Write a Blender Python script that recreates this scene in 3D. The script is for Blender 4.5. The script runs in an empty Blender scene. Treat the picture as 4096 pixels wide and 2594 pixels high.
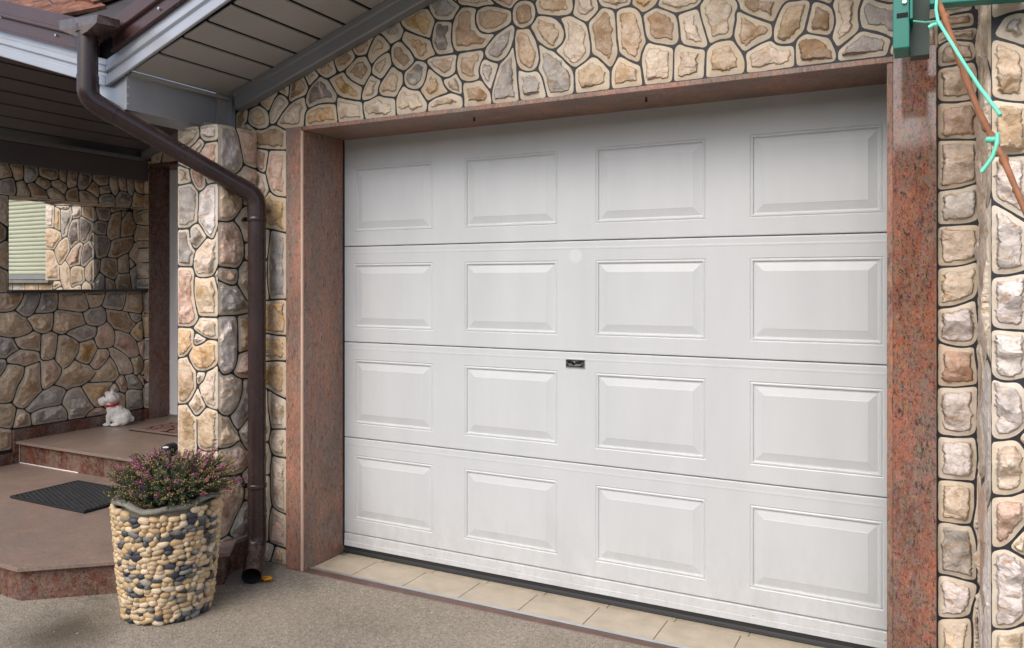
import bpy, bmesh, math, random
import numpy as np
from mathutils import Vector, Matrix, noise
from mathutils.geometry import delaunay_2d_cdt
SC = bpy.context.scene
COL = SC.collection
# ------------------------------------------------------------------ camera, sky, sun, exposure
YAW, F_PX, CX, HY, ZC = math.radians(27.47), 3177.0, 2048.0, 1131.7, 1.507
cam = bpy.data.cameras.new('camera')
cam.sensor_width = 36.0
cam.lens = 36.0 * F_PX / 4096.0
cam.shift_y = (HY - 1297.0) / 4096.0
cam.clip_end = 500
co = bpy.data.objects.new('camera', cam)
co.location = (0, 0, ZC)
co.rotation_euler = (math.pi / 2, 0, YAW)
COL.objects.link(co)
SC.camera = co
SUN_EL, SUN_AZ = math.radians(44), math.radians(188)      # azimuth clockwise from +Y
w = bpy.data.worlds.new('World')
SC.world = w
w.use_nodes = True
nt = w.node_tree
bg = nt.nodes['Background']
sk = nt.nodes.new('ShaderNodeTexSky')
sk.sky_type = 'NISHITA'
sk.sun_disc = False
sk.sun_elevation = SUN_EL
sk.sun_rotation = SUN_AZ
sk.air_density = 1.0
sk.dust_density = 3.2
sk.ozone_density = 1.0
nt.links.new(sk.outputs[0], bg.inputs[0])
bg.inputs[1].default_value = 0.15
sl = bpy.data.lights.new('sun', 'SUN')
sl.energy = 1.4
sl.angle = math.radians(45)
sl.color = (1.0, 0.975, 0.94)
so = bpy.data.objects.new('sun', sl)
so.rotation_euler = (math.pi / 2 - SUN_EL, 0, -SUN_AZ + math.pi)
COL.objects.link(so)
SC.view_settings.view_transform = 'Standard'
SC.view_settings.look = 'None'
SC.view_settings.exposure = 0.50
SC.view_settings.gamma = 1.0
SC.render.engine = 'CYCLES'
SC.cycles.max_bounces = 8

# ------------------------------------------------------------------ helpers
S_, C_ = math.sin(YAW), math.cos(YAW)
def ray(px, py):
    a = (px - CX) / F_PX
    return (a * C_ - S_, C_ + a * S_, (HY - py) / F_PX)
def on_y(px, py, y):
    d = ray(px, py); t = y / d[1]
    return Vector((d[0] * t, y, ZC + d[2] * t))
def on_x(px, py, x):
    d = ray(px, py); t = x / d[0]
    return Vector((x, d[1] * t, ZC + d[2] * t))
def on_z(px, py, z):
    d = ray(px, py); t = (z - ZC) / d[2]
    return Vector((d[0] * t, d[1] * t, z))
R = random.Random(11)

class MB:
    def __init__(s): s.v, s.f = [], []
    def add(s, vs, fs):
        n = len(s.v); s.v += [tuple(p) for p in vs]; s.f += [tuple(i + n for i in f) for f in fs]; return s
    def box(s, x0, x1, y0, y1, z0, z1):
        return s.add([(x0,y0,z0),(x1,y0,z0),(x1,y1,z0),(x0,y1,z0),(x0,y0,z1),(x1,y0,z1),(x1,y1,z1),(x0,y1,z1)],
                     [(3,2,1,0),(4,5,6,7),(0,1,5,4),(1,2,6,5),(2,3,7,6),(3,0,4,7)])
    def prism(s, poly, vec):
        """closed polygon (3D points) extruded along vec"""
        n = len(poly); v = Vector(vec)
        vs = [Vector(p) for p in poly] + [Vector(p) + v for p in poly]
        fs = [tuple(range(n))[::-1], tuple(range(n, 2*n))]
        for i in range(n):
            j = (i + 1) % n; fs.append((i, j, n + j, n + i))
        return s.add(vs, fs)
    def loft(s, rings, cap=True, closed=True):
        n = len(rings[0]); base = len(s.v)
        for r in rings: s.v += [tuple(p) for p in r]
        for k in range(len(rings) - 1):
            for i in range(n if closed else n - 1):
                j = (i + 1) % n
                s.f.append((base+k*n+i, base+k*n+j, base+(k+1)*n+j, base+(k+1)*n+i))
        if cap:
            s.f.append(tuple(base + i for i in range(n))[::-1])
            s.f.append(tuple(base + (len(rings)-1)*n + i for i in range(n)))
        return s
    def tube(s, path, r, n=12, cap=True):
        path = [Vector(p) for p in path]
        rr = r if isinstance(r, (list, tuple)) else [r] * len(path)
        up = None; rings = []
        for i, p in enumerate(path):
            t = (path[min(i+1, len(path)-1)] - path[max(i-1, 0)]).normalized()
            if up is None:
                up = t.orthogonal().normalized()
            up = (up - t * up.dot(t)).normalized(); b = t.cross(up)
            rings.append([p + (up * math.cos(2*math.pi*k/n) + b * math.sin(2*math.pi*k/n)) * rr[i] for k in range(n)])
        return s.loft(rings, cap)
    def lathe(s, prof, c, n=24, cap=False):
        rings = [[(c[0]+r*math.cos(2*math.pi*k/n), c[1]+r*math.sin(2*math.pi*k/n), c[2]+z) for k in range(n)] for r, z in prof]
        return s.loft(rings, cap)
    def ball(s, c, r, seg=10, rg=6):
        r = r if isinstance(r, (tuple, list)) else (r, r, r)
        c = Vector(c); rings = []
        for i in range(1, rg):
            a = math.pi * i / rg
            rings.append([c + Vector((r[0]*math.sin(a)*math.cos(2*math.pi*k/seg), r[1]*math.sin(a)*math.sin(2*math.pi*k/seg), -r[2]*math.cos(a))) for k in range(seg)])
        return s.loft(rings, True)
    def build(s, name, m, parent=None, smooth=None, bevel=0, kind=None, label=None, rec=True):
        me = bpy.data.meshes.new(name)
        me.from_pydata(s.v, [], s.f)
        if rec or bevel:
            bm = bmesh.new(); bm.from_mesh(me)
            if bevel:
                bmesh.ops.bevel(bm, geom=[e for e in bm.edges if len(e.link_faces) == 2 and e.calc_face_angle(0) > .5], offset=bevel, segments=2, profile=.6, affect='EDGES', clamp_overlap=True)
            bmesh.ops.recalc_face_normals(bm, faces=bm.faces)
            bm.to_mesh(me); bm.free()
        return link(name, me, m, parent, smooth, kind, label)
def link(name, me, m, parent=None, smooth=None, kind=None, label=None):
    me.materials.append(m)
    if smooth is not None:
        me.shade_smooth()
        me.set_sharp_from_angle(angle=math.radians(smooth))
    o = bpy.data.objects.new(name, me); COL.objects.link(o)
    if parent is not None:
        o.parent = parent
        p = parent; off = Vector((0, 0, 0))
        while p is not None: off += Vector(p.location); p = p.parent
        o.location = -off
    if kind: o['kind'] = kind
    if label: o['label'] = label
    return o
def thing(name, loc, label, cat, group=None):
    o = bpy.data.objects.new(name, None); COL.objects.link(o)
    o.location = loc; o.empty_display_size = .1
    o['label'] = label; o['category'] = cat
    if group: o['group'] = group
    return o
def tag(o, label, cat, group=None):
    o['label'] = label; o['category'] = cat
    if group: o['group'] = group
    return o

# ------------------------------------------------------------------ materials
def srgb(r, g, b):
    f = lambda c: (c/255/12.92) if c/255 <= .04045 else ((c/255+.055)/1.055)**2.4
    return (f(r), f(g), f(b), 1)
class NT:
    def __init__(s, name, rough=.5, metal=0, spec=.5):
        s.m = bpy.data.materials.new(name); s.m.use_nodes = True
        s.t = s.m.node_tree; s.b = s.t.nodes['Principled BSDF']
        s.set('Roughness', rough); s.set('Metallic', metal); s.set('Specular IOR Level', spec)
    def set(s, k, v):
        if hasattr(v, 'node'): s.t.links.new(v, s.b.inputs[k])
        else: s.b.inputs[k].default_value = v
    def n(s, ty, **kw):
        nd = s.t.nodes.new(ty)
        for k, v in kw.items():
            if k.startswith('i_'):
                key = k[2:]; key = int(key) if key.isdigit() else key.replace('_', ' ')
                if hasattr(v, 'node'): s.t.links.new(v, nd.inputs[key])
                else: nd.inputs[key].default_value = v
            else: setattr(nd, k, v)
        return nd
    def pos(s, scale=(1,1,1), offset=None):
        g = s.n('ShaderNodeNewGeometry').outputs['Position']
        m = s.n('ShaderNodeMapping', i_Vector=g); m.inputs['Scale'].default_value = scale
        if offset is not None: s.t.links.new(offset, m.inputs['Location'])
        return m.outputs[0]
    def noise(s, vec, scale, detail=4, rough=.55, dist=0):
        return s.n('ShaderNodeTexNoise', i_Vector=vec, i_Scale=scale, i_Detail=detail, i_Roughness=rough, i_Distortion=dist)
    def vor(s, vec, scale, feature='F1', rand=1):
        return s.n('ShaderNodeTexVoronoi', feature=feature, i_Vector=vec, i_Scale=scale, i_Randomness=rand)
    def ramp(s, fac, stops, interp='LINEAR'):
        r = s.n('ShaderNodeValToRGB', i_Fac=fac); cr = r.color_ramp; cr.interpolation = interp
        while len(cr.elements) < len(stops): cr.elements.new(.5)
        for e, (p, c) in zip(cr.elements, stops):
            e.position = p; e.color = c if len(c) == 4 else (*c, 1)
        return r.outputs[0]
    def mix(s, fac, a, b, mode='MIX'):
        m = s.n('ShaderNodeMix', data_type='RGBA', blend_type=mode)
        for k, v in ((0, fac), (6, a), (7, b)):
            if hasattr(v, 'node'): s.t.links.new(v, m.inputs[k])
            else: m.inputs[k].default_value = v
        return m.outputs[2]
    def math(s, op, a, b=0.0):
        m = s.n('ShaderNodeMath', operation=op)
        for k, v in ((0, a), (1, b)):
            if hasattr(v, 'node'): s.t.links.new(v, m.inputs[k])
            else: m.inputs[k].default_value = v
        return m.outputs[0]
    def bump(s, h, strength=.3, dist=.01, normal=None):
        b = s.n('ShaderNodeBump', i_Height=h, i_Strength=strength, i_Distance=dist)
        if normal is not None: s.t.links.new(normal, b.inputs['Normal'])
        s.t.links.new(b.outputs[0], s.b.inputs['Normal'])
        return b.outputs[0]
W1, K0 = (1,1,1,1), (0,0,0,1)

def mat_plain(name, col, rough=.5, metal=0, var=.12, scale=6, bump=0, bscale=200, spec=.5, streak=(1,1,1)):
    t = NT(name, rough, metal, spec); p = t.pos(streak)
    n1 = t.noise(p, scale, 5, .6)
    dark = tuple(c * (1 - var) for c in col[:3]) + (1,); lite = tuple(min(1, c * (1 + var)) for c in col[:3]) + (1,)
    t.set('Base Color', t.ramp(n1.outputs[0], [(.3, dark), (.7, lite)]))
    r = t.n('ShaderNodeMapRange', i_Value=n1.outputs[0]); r.inputs['To Min'].default_value = rough * .85; r.inputs['To Max'].default_value = min(1, rough * 1.2)
    t.set('Roughness', r.outputs[0])
    if bump: t.bump(t.noise(p, bscale, 3).outputs[0], bump, .002)
    return t.m

def mat_stone():
    t = NT('rubble_stone', .75, 0, .3)
    oi = t.n('ShaderNodeObjectInfo')
    off = t.n('ShaderNodeCombineXYZ', i_X=t.math('MULTIPLY', oi.outputs['Random'], 37.0), i_Y=t.math('MULTIPLY', oi.outputs['Random'], 91.0), i_Z=t.math('MULTIPLY', oi.outputs['Random'], 53.0)).outputs[0]
    p = t.pos((1, 1, 1), off)
    tint = oi.outputs['Color']
    big = t.noise(p, 7, 3, .5, .8); mid = t.noise(p, 19, 5, .65, 1.2); fine = t.noise(p, 90, 4, .6)
    vein = t.noise(t.pos((1.0, 1.0, 2.6), off), 11, 4, .6, 2.0)
    hue = t.n('ShaderNodeHueSaturation', i_Color=tint, i_Saturation=.7, i_Value=1.08).outputs[0]
    dk = t.n('ShaderNodeHueSaturation', i_Color=tint, i_Saturation=1.15, i_Value=.60).outputs[0]
    c = t.mix(t.ramp(mid.outputs[0], [(.34, K0), (.62, W1)]), tint, hue)
    c = t.mix(t.ramp(big.outputs[0], [(.50, K0), (.68, W1)]), c, dk)
    c = t.mix(t.math('MULTIPLY', t.ramp(vein.outputs[0], [(.54, K0), (.66, W1)]), .7), c, srgb(186, 142, 98))
    c = t.mix(t.math('MULTIPLY', t.ramp(t.noise(p, 15, 4, .6, 1.5).outputs[0], [(.56, K0), (.70, W1)]), .75), c, srgb(220, 204, 188))
    c = t.mix(t.math('MULTIPLY', t.ramp(fine.outputs[0], [(.35, K0), (.7, W1)]), .22), c, srgb(94, 80, 70))
    mp = t.pos()
    mn = t.noise(mp, 14, 5, .6)
    mort = t.ramp(mn.outputs[0], [(.3, srgb(192, 178, 156)), (.7, srgb(214, 202, 184))])
    mort = t.mix(t.math('MULTIPLY', t.ramp(t.noise(mp, 160, 3).outputs[0], [(.55, K0), (.75, W1)]), .25), mort, srgb(120, 108, 92))
    mort = t.mix(t.math('MULTIPLY', t.ramp(t.noise(p, 24, 4, .6).outputs[0], [(.38, K0), (.66, W1)]), .5), mort, tint)
    at = t.n('ShaderNodeAttribute', attribute_name='rock').outputs['Fac']
    e = t.math('ADD', at, t.math('MULTIPLY', t.math('SUBTRACT', t.noise(p, 45, 3).outputs[0], .5), .9))
    k = t.ramp(e, [(.28, K0), (.74, W1)])
    t.set('Base Color', t.mix(k, mort, c))
    chips = t.vor(t.n('ShaderNodeVectorMath', operation='ADD', i_0=p, i_1=t.n('ShaderNodeVectorMath', operation='SCALE', i_0=mid.outputs['Color'], i_Scale=.05).outputs[0]).outputs[0], 26)
    h = t.math('ADD', t.math('MULTIPLY', chips.outputs['Distance'], .8), t.math('ADD', t.math('MULTIPLY', mid.outputs[0], 1.1), t.math('MULTIPLY', fine.outputs[0], .25)))
    h = t.math('MULTIPLY', h, t.math('ADD', t.math('MULTIPLY', k, .95), .05))
    h = t.math('ADD', h, t.math('MULTIPLY', t.noise(mp, 130, 3).outputs[0], .06))
    t.bump(h, .70, .012)
    t.set('Roughness', t.ramp(fine.outputs[0], [(.3, (.5,.5,.5,1)), (.7, (.8,.8,.8,1))]))
    return t.m

def mat_granite(name, red, polish, dust=0.0, streak=(1,1,1), dark=.75, spec=.5):
    t = NT(name, polish, 0, spec); p = t.pos(streak); q = t.pos()
    big = t.noise(t.pos((1, 1, .35)), 5, 4, .6, .8); crys = t.vor(q, 210)
    grain = t.noise(p, 150, 4, .7, .2); g1 = t.noise(p, 62, 5, .75, .4); g2 = t.noise(p, 30, 5, .75, .8)
    base = t.mix(t.ramp(big.outputs[0], [(.36, K0), (.62, W1)]), tuple(c*.66 for c in red[:3]) + (1,), tuple(min(1, c*k) for c, k in zip(red[:3], (1.45, 1.22, 1.1))) + (1,))
    patch = t.noise(t.n('ShaderNodeVectorMath', operation='ADD', i_0=t.pos((2.2, 2.2, .55)), i_1=t.n('ShaderNodeVectorMath', operation='SCALE', i_0=big.outputs['Color'], i_Scale=.5).outputs[0]).outputs[0], 2.6, 5, .65, .5)
    base = t.mix(t.math('MULTIPLY', t.ramp(patch.outputs[0], [(.47, K0), (.58, W1)]), .62), base, srgb(126, 112, 103))
    base = t.mix(t.math('MULTIPLY', t.ramp(g2.outputs[0], [(.46, K0), (.60, W1)]), .8), base, srgb(130, 112, 100))
    base = t.mix(t.math('MULTIPLY', t.ramp(t.noise(p, 44, 4, .7, .5).outputs[0], [(.55, K0), (.66, W1)]), .6), base, tuple(min(1, c*1.7) for c in red[:3]) + (1,))
    base = t.mix(.45, base, t.mix(.6, base, crys.outputs['Color'], 'OVERLAY'))
    base = t.mix(t.math('MULTIPLY', t.ramp(grain.outputs[0], [(.53, K0), (.60, W1)]), dark*.75), base, srgb(52, 46, 46))
    base = t.mix(t.math('MULTIPLY', t.ramp(g1.outputs[0], [(.57, K0), (.63, W1)]), dark), base, srgb(44, 40, 41))
    if dust:
        base = t.mix(t.math('MULTIPLY', t.ramp(t.noise(q, 3, 5, .6).outputs[0], [(.25, (.6,.6,.6,1)), (.75, W1)]), dust), base, srgb(134, 122, 113))
    t.set('Base Color', base)
    r = t.n('ShaderNodeMapRange', i_Value=t.noise(q, 9, 4).outputs[0]); r.inputs['To Min'].default_value = polish * .8; r.inputs['To Max'].default_value = polish * 1.3
    t.set('Roughness', r.outputs[0])
    return t.m

def mat_door():
    t = NT('door_enamel', .38, 0, .5); p = t.pos()
    n = t.noise(t.pos((1, 1, .25)), 5, 5, .6)
    t.set('Base Color', t.ramp(n.outputs[0], [(.3, srgb(190, 193, 195)), (.7, srgb(198, 201, 203))]))
    sz = t.n('ShaderNodeSeparateXYZ', i_Vector=p).outputs[2]
    low = t.n('ShaderNodeMapRange', i_Value=sz); low.inputs['From Min'].default_value = .42; low.inputs['From Max'].default_value = .04
    spl = t.math('MULTIPLY', low.outputs[0], t.ramp(t.noise(t.pos((1, 1, .6)), 16, 6, .75).outputs[0], [(.40, K0), (.75, W1)]))
    t.set('Base Color', t.mix(t.math('MULTIPLY', spl, .40), t.b.inputs['Base Color'].links[0].from_socket, srgb(150, 140, 126)))
    h = t.math('ADD', t.noise(t.pos((1, 1, 1.6)), 150, 4, .6, .6).outputs[0], t.math('MULTIPLY', t.noise(p, 420, 2).outputs[0], .4))
    t.bump(h, .22, .0022)
    return t.m

def mat_ground():
    t = NT('driveway_asphalt', .9, 0, .25); p = t.pos()
    big = t.noise(p, 1.1, 5, .6, .4); agg = t.vor(p, 95); fine = t.noise(p, 125, 4, .75); mid = t.noise(p, 42, 5, .75)
    c = t.ramp(big.outputs[0], [(.3, srgb(104, 97, 88)), (.46, srgb(140, 131, 118)), (.6, srgb(146, 137, 124)), (.75, srgb(166, 156, 142))])
    c = t.mix(t.math('MULTIPLY', t.ramp(mid.outputs[0], [(.44, K0), (.66, W1)]), .55), c, srgb(100, 91, 80))
    c = t.mix(t.math('MULTIPLY', t.ramp(agg.outputs['Color'], [(.35, K0), (.9, W1)]), .3), c, srgb(190, 180, 166))
    c = t.mix(t.math('MULTIPLY', t.ramp(fine.outputs[0], [(.54, K0), (.66, W1)]), .75), c, srgb(52, 47, 44))
    c = t.mix(t.ramp(t.noise(p, 130, 1).outputs[0], [(.75, K0), (.80, (.55,.55,.55,1))]), c, srgb(222, 214, 202))
    # an oil-dark stain in front of the planter
    d = t.n('ShaderNodeVectorMath', operation='DISTANCE', i_0=t.n('ShaderNodeVectorMath', operation='ADD', i_0=p, i_1=t.n('ShaderNodeVectorMath', operation='SCALE', i_0=t.noise(p, 5, 4).outputs['Color'], i_Scale=.22).outputs[0]).outputs[0])
    d.inputs[1].default_value = (-3.18, 2.26, .11)
    c = t.mix(t.math('MULTIPLY', t.ramp(d.outputs['Value'], [(.05, W1), (.30, K0)]), .8), c, srgb(70, 60, 46))
    t.set('Base Color', c)
    t.bump(t.math('ADD', agg.outputs['Distance'], t.math('MULTIPLY', fine.outputs[0], .6)), .7, .004)
    return t.m

def mat_tint(name, rough=.5, spec=.4, nscale=60, var=.25, bump=.2, vein=False):
    t = NT(name, rough, 0, spec)
    oi = t.n('ShaderNodeObjectInfo'); tc = t.n('ShaderNodeTexCoord').outputs['Object']
    v = t.n('ShaderNodeVectorMath', operation='ADD', i_0=tc, i_1=t.n('ShaderNodeCombineXYZ', i_X=t.math('MULTIPLY', oi.outputs['Random'], 50.0)).outputs[0]).outputs[0]
    n = t.noise(v, nscale, 4, .6)
    dk = t.n('ShaderNodeHueSaturation', i_Color=oi.outputs['Color'], i_Value=1 - var).outputs[0]
    c = t.mix(t.ramp(n.outputs[0], [(.35, K0), (.65, W1)]), dk, oi.outputs['Color'])
    if vein:
        wv = t.n('ShaderNodeTexWave', i_Vector=v, i_Scale=22.0, i_Distortion=6.0, i_Detail=2.0)
        sel = t.math('GREATER_THAN', oi.outputs['Random'], .86)
        c = t.mix(t.math('MULTIPLY', sel, t.ramp(wv.outputs[0], [(.9, K0), (.97, W1)])), c, srgb(214, 205, 190))
    t.set('Base Color', c)
    if bump: t.bump(n.outputs[0], bump, .003)
    return t.m

def mat_pipe():
    t = NT('brown_pipe_enamel', .30, .0, .5); p = t.pos()
    n = t.noise(t.pos((1, 1, .5)), 9, 4, .6)
    c = t.ramp(n.outputs[0], [(.3, srgb(46, 35, 35)), (.7, srgb(58, 44, 43))])
    geo = t.n('ShaderNodeNewGeometry'); sep = t.n('ShaderNodeSeparateXYZ', i_Vector=geo.outputs['Normal'])
    up = t.ramp(sep.outputs[2], [(.55, K0), (.85, W1)])
    dirt = t.math('MULTIPLY', up, t.ramp(t.noise(p, 26, 5, .7).outputs[0], [(.42, K0), (.62, W1)]))
    c = t.mix(t.math('MULTIPLY', dirt, .65), c, srgb(120, 104, 90))
    speck = t.ramp(t.vor(p, 42).outputs['Distance'], [(.045, W1), (.075, K0)])
    pick = t.math('GREATER_THAN', t.vor(p, 42).outputs['Color'], .86)
    c = t.mix(t.math('MULTIPLY', t.math('MULTIPLY', speck, pick), .85), c, srgb(214, 204, 196))
    t.set('Base Color', c)
    t.set('Roughness', t.ramp(n.outputs[0], [(.3, (.18,.18,.18,1)), (.7, (.34,.34,.34,1))]))
    return t.m

def mat_rug():
    t = NT('printed_rug', .95, 0, .1); p = t.pos()
    v = t.vor(p, 11, 'DISTANCE_TO_EDGE'); n = t.noise(p, 60, 3)
    c = t.mix(t.ramp(v.outputs['Distance'], [(.05, K0), (.09, W1)]), srgb(38, 30, 30), t.ramp(n.outputs[0], [(.3, srgb(120, 92, 84)), (.7, srgb(146, 118, 106))]))
    t.set('Base Color', c); t.bump(n.outputs[0], .5, .003)
    return t.m

def mat_rooftile():
    t = NT('weathered_roof_tile', .85, 0, .2)
    oi = t.n('ShaderNodeObjectInfo')
    p = t.pos((1, .5, .5)); n = t.noise(p, 22, 5, .7, .6)
    c = t.ramp(n.outputs[0], [(.32, srgb(70, 54, 50)), (.5, srgb(128, 88, 72)), (.7, srgb(164, 112, 90))])
    c = t.mix(t.math('MULTIPLY', oi.outputs['Random'], .3), c, srgb(120, 100, 90))
    t.set('Base Color', c); t.bump(n.outputs[0], .4, .004)
    return t.m

M = {}
M['stone'] = mat_stone()
M['joint'] = mat_plain('black_joint_paint', srgb(38, 39, 43), .55, var=.25, scale=40, bump=.4, bscale=90)
M['granite'] = mat_granite('red_granite_polished', srgb(138, 94, 77), .07, streak=(1, 1, .5), dark=.85, spec=1.0)
M['granite_jamb'] = mat_granite('red_granite_honed', srgb(144, 106, 88), .40, .14, streak=(1, 1, .28))
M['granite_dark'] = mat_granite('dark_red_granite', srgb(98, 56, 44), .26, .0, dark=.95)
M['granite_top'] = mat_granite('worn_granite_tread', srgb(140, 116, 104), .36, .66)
M['door'] = mat_door()
M['ground'] = mat_ground()
M['alu'] = mat_plain('silver_sheet_metal', srgb(168, 172, 180), .30, .3, .06, 4, streak=(1, 1, .4))
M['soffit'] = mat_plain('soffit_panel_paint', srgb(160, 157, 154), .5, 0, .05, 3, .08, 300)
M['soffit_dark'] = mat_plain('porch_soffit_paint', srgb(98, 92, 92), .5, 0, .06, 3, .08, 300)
M['gap'] = mat_plain('black_void', srgb(24, 22, 22), .9, 0, .1)
M['trimgrey'] = mat_plain('grey_trim_metal', srgb(140, 142, 146), .42, .3, .08, 4)
M['brown'] = mat_plain('brown_sheet_metal', srgb(74, 54, 54), .28, .0, .10, 5)
M['pipe'] = mat_pipe()
M['hopper'] = mat_plain('hopper_metal_highlights', srgb(124, 106, 100), .26, .6, .3, 12)  # base lightened and streaked: bright highlights painted into the brown metal
M['flash'] = mat_plain('valley_flashing', srgb(70, 66, 65), .55, .3, .25, 7)
M['rubber'] = mat_plain('black_rubber', srgb(28, 29, 31), .55, 0, .2, 9, .1, 200)
M['matrubber'] = mat_plain('mat_rubber', srgb(50, 51, 53), .45, 0, .2, 30)
M['tile'] = mat_plain('beige_floor_tile', srgb(176, 164, 145), .38, 0, .16, 9)
M['grout'] = mat_plain('grout', srgb(122, 108, 92), .9, 0, .2, 40)
M['silver'] = mat_plain('worn_aluminium', srgb(200, 204, 206), .32, .8, .12, 10)
M['nosing'] = mat_plain('brown_nosing', srgb(96, 74, 66), .45, .1, .25, 14)
M['chrome'] = mat_plain('chrome', srgb(206, 206, 208), .10, 1, .05, 5)
M['darkmetal'] = mat_plain('dark_steel', srgb(70, 70, 72), .25, .9, .1)
M['white'] = mat_plain('white_door_plastic', srgb(234, 232, 232), .35, 0, .03)
M['patch'] = mat_plain('fresh_white_paint', srgb(202, 204, 207), .42, 0, .01)
M['shutter'] = mat_plain('cream_shutter', srgb(174, 178, 156), .45, 0, .04)
M['rooftile'] = mat_rooftile()
M['concrete'] = mat_plain('grey_cement', srgb(128, 126, 116), .85, 0, .18, 18, .4, 120)
M['potcement'] = mat_plain('dark_cement', srgb(96, 90, 78), .9, 0, .25, 30, .4, 120)
M['soil'] = mat_plain('soil', srgb(104, 82, 50), .95, 0, .4, 45, .8, 90)
M['pebble'] = mat_tint('river_pebble', .5, .4, 55, .22, .15, True)
M['statue'] = mat_plain('white_painted_plaster', srgb(226, 223, 218), .6, 0, .06, 20, .3, 60)
M['red'] = mat_plain('red_collar', srgb(192, 26, 30), .45, 0, .1)
M['black'] = mat_plain('black_gloss', srgb(22, 22, 24), .3)
M['gold'] = mat_plain('brass', srgb(210, 180, 110), .3, .8)
M['navy'] = mat_plain('navy_fabric', srgb(38, 44, 58), .85, 0, .15, 60, .4, 200)
M['emblem'] = mat_plain('emblem_white', srgb(222, 226, 218), .6, 0, .05)
M['rug'] = mat_rug()
M['rugedge'] = mat_plain('rug_edge', srgb(134, 110, 102), .95, 0, .15, 50, .5, 120)
M['leafgreen'] = mat_plain('heather_needles', srgb(54, 68, 48), .6, 0, .4, 30)
M['stem'] = mat_plain('heather_stem', srgb(92, 72, 48), .8, 0, .3, 40)
M['bud'] = mat_tint('heather_bud', .55, .3, 30, .25, 0)
M['orange'] = mat_plain('dry_yellow_leaf', srgb(206, 142, 28), .55, 0, .3, 60, .3, 120)
M['deadleaf'] = mat_plain('dead_leaf', srgb(70, 52, 40), .8, 0, .3, 60)
M['green'] = mat_plain('green_painted_steel', srgb(12, 116, 102), .4, 0, .08, 4)
M['greendark'] = mat_plain('dark_green_steel', srgb(30, 52, 46), .5, 0, .25, 9)
M['string'] = mat_plain('turquoise_string', srgb(120, 220, 190), .5, 0, .1)
M['cane'] = mat_plain('vine_bark', srgb(150, 98, 66), .65, 0, .25, 25, .4, 90)
M['caulk'] = mat_plain('caulk', srgb(190, 160, 142), .7, 0, .1)

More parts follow.
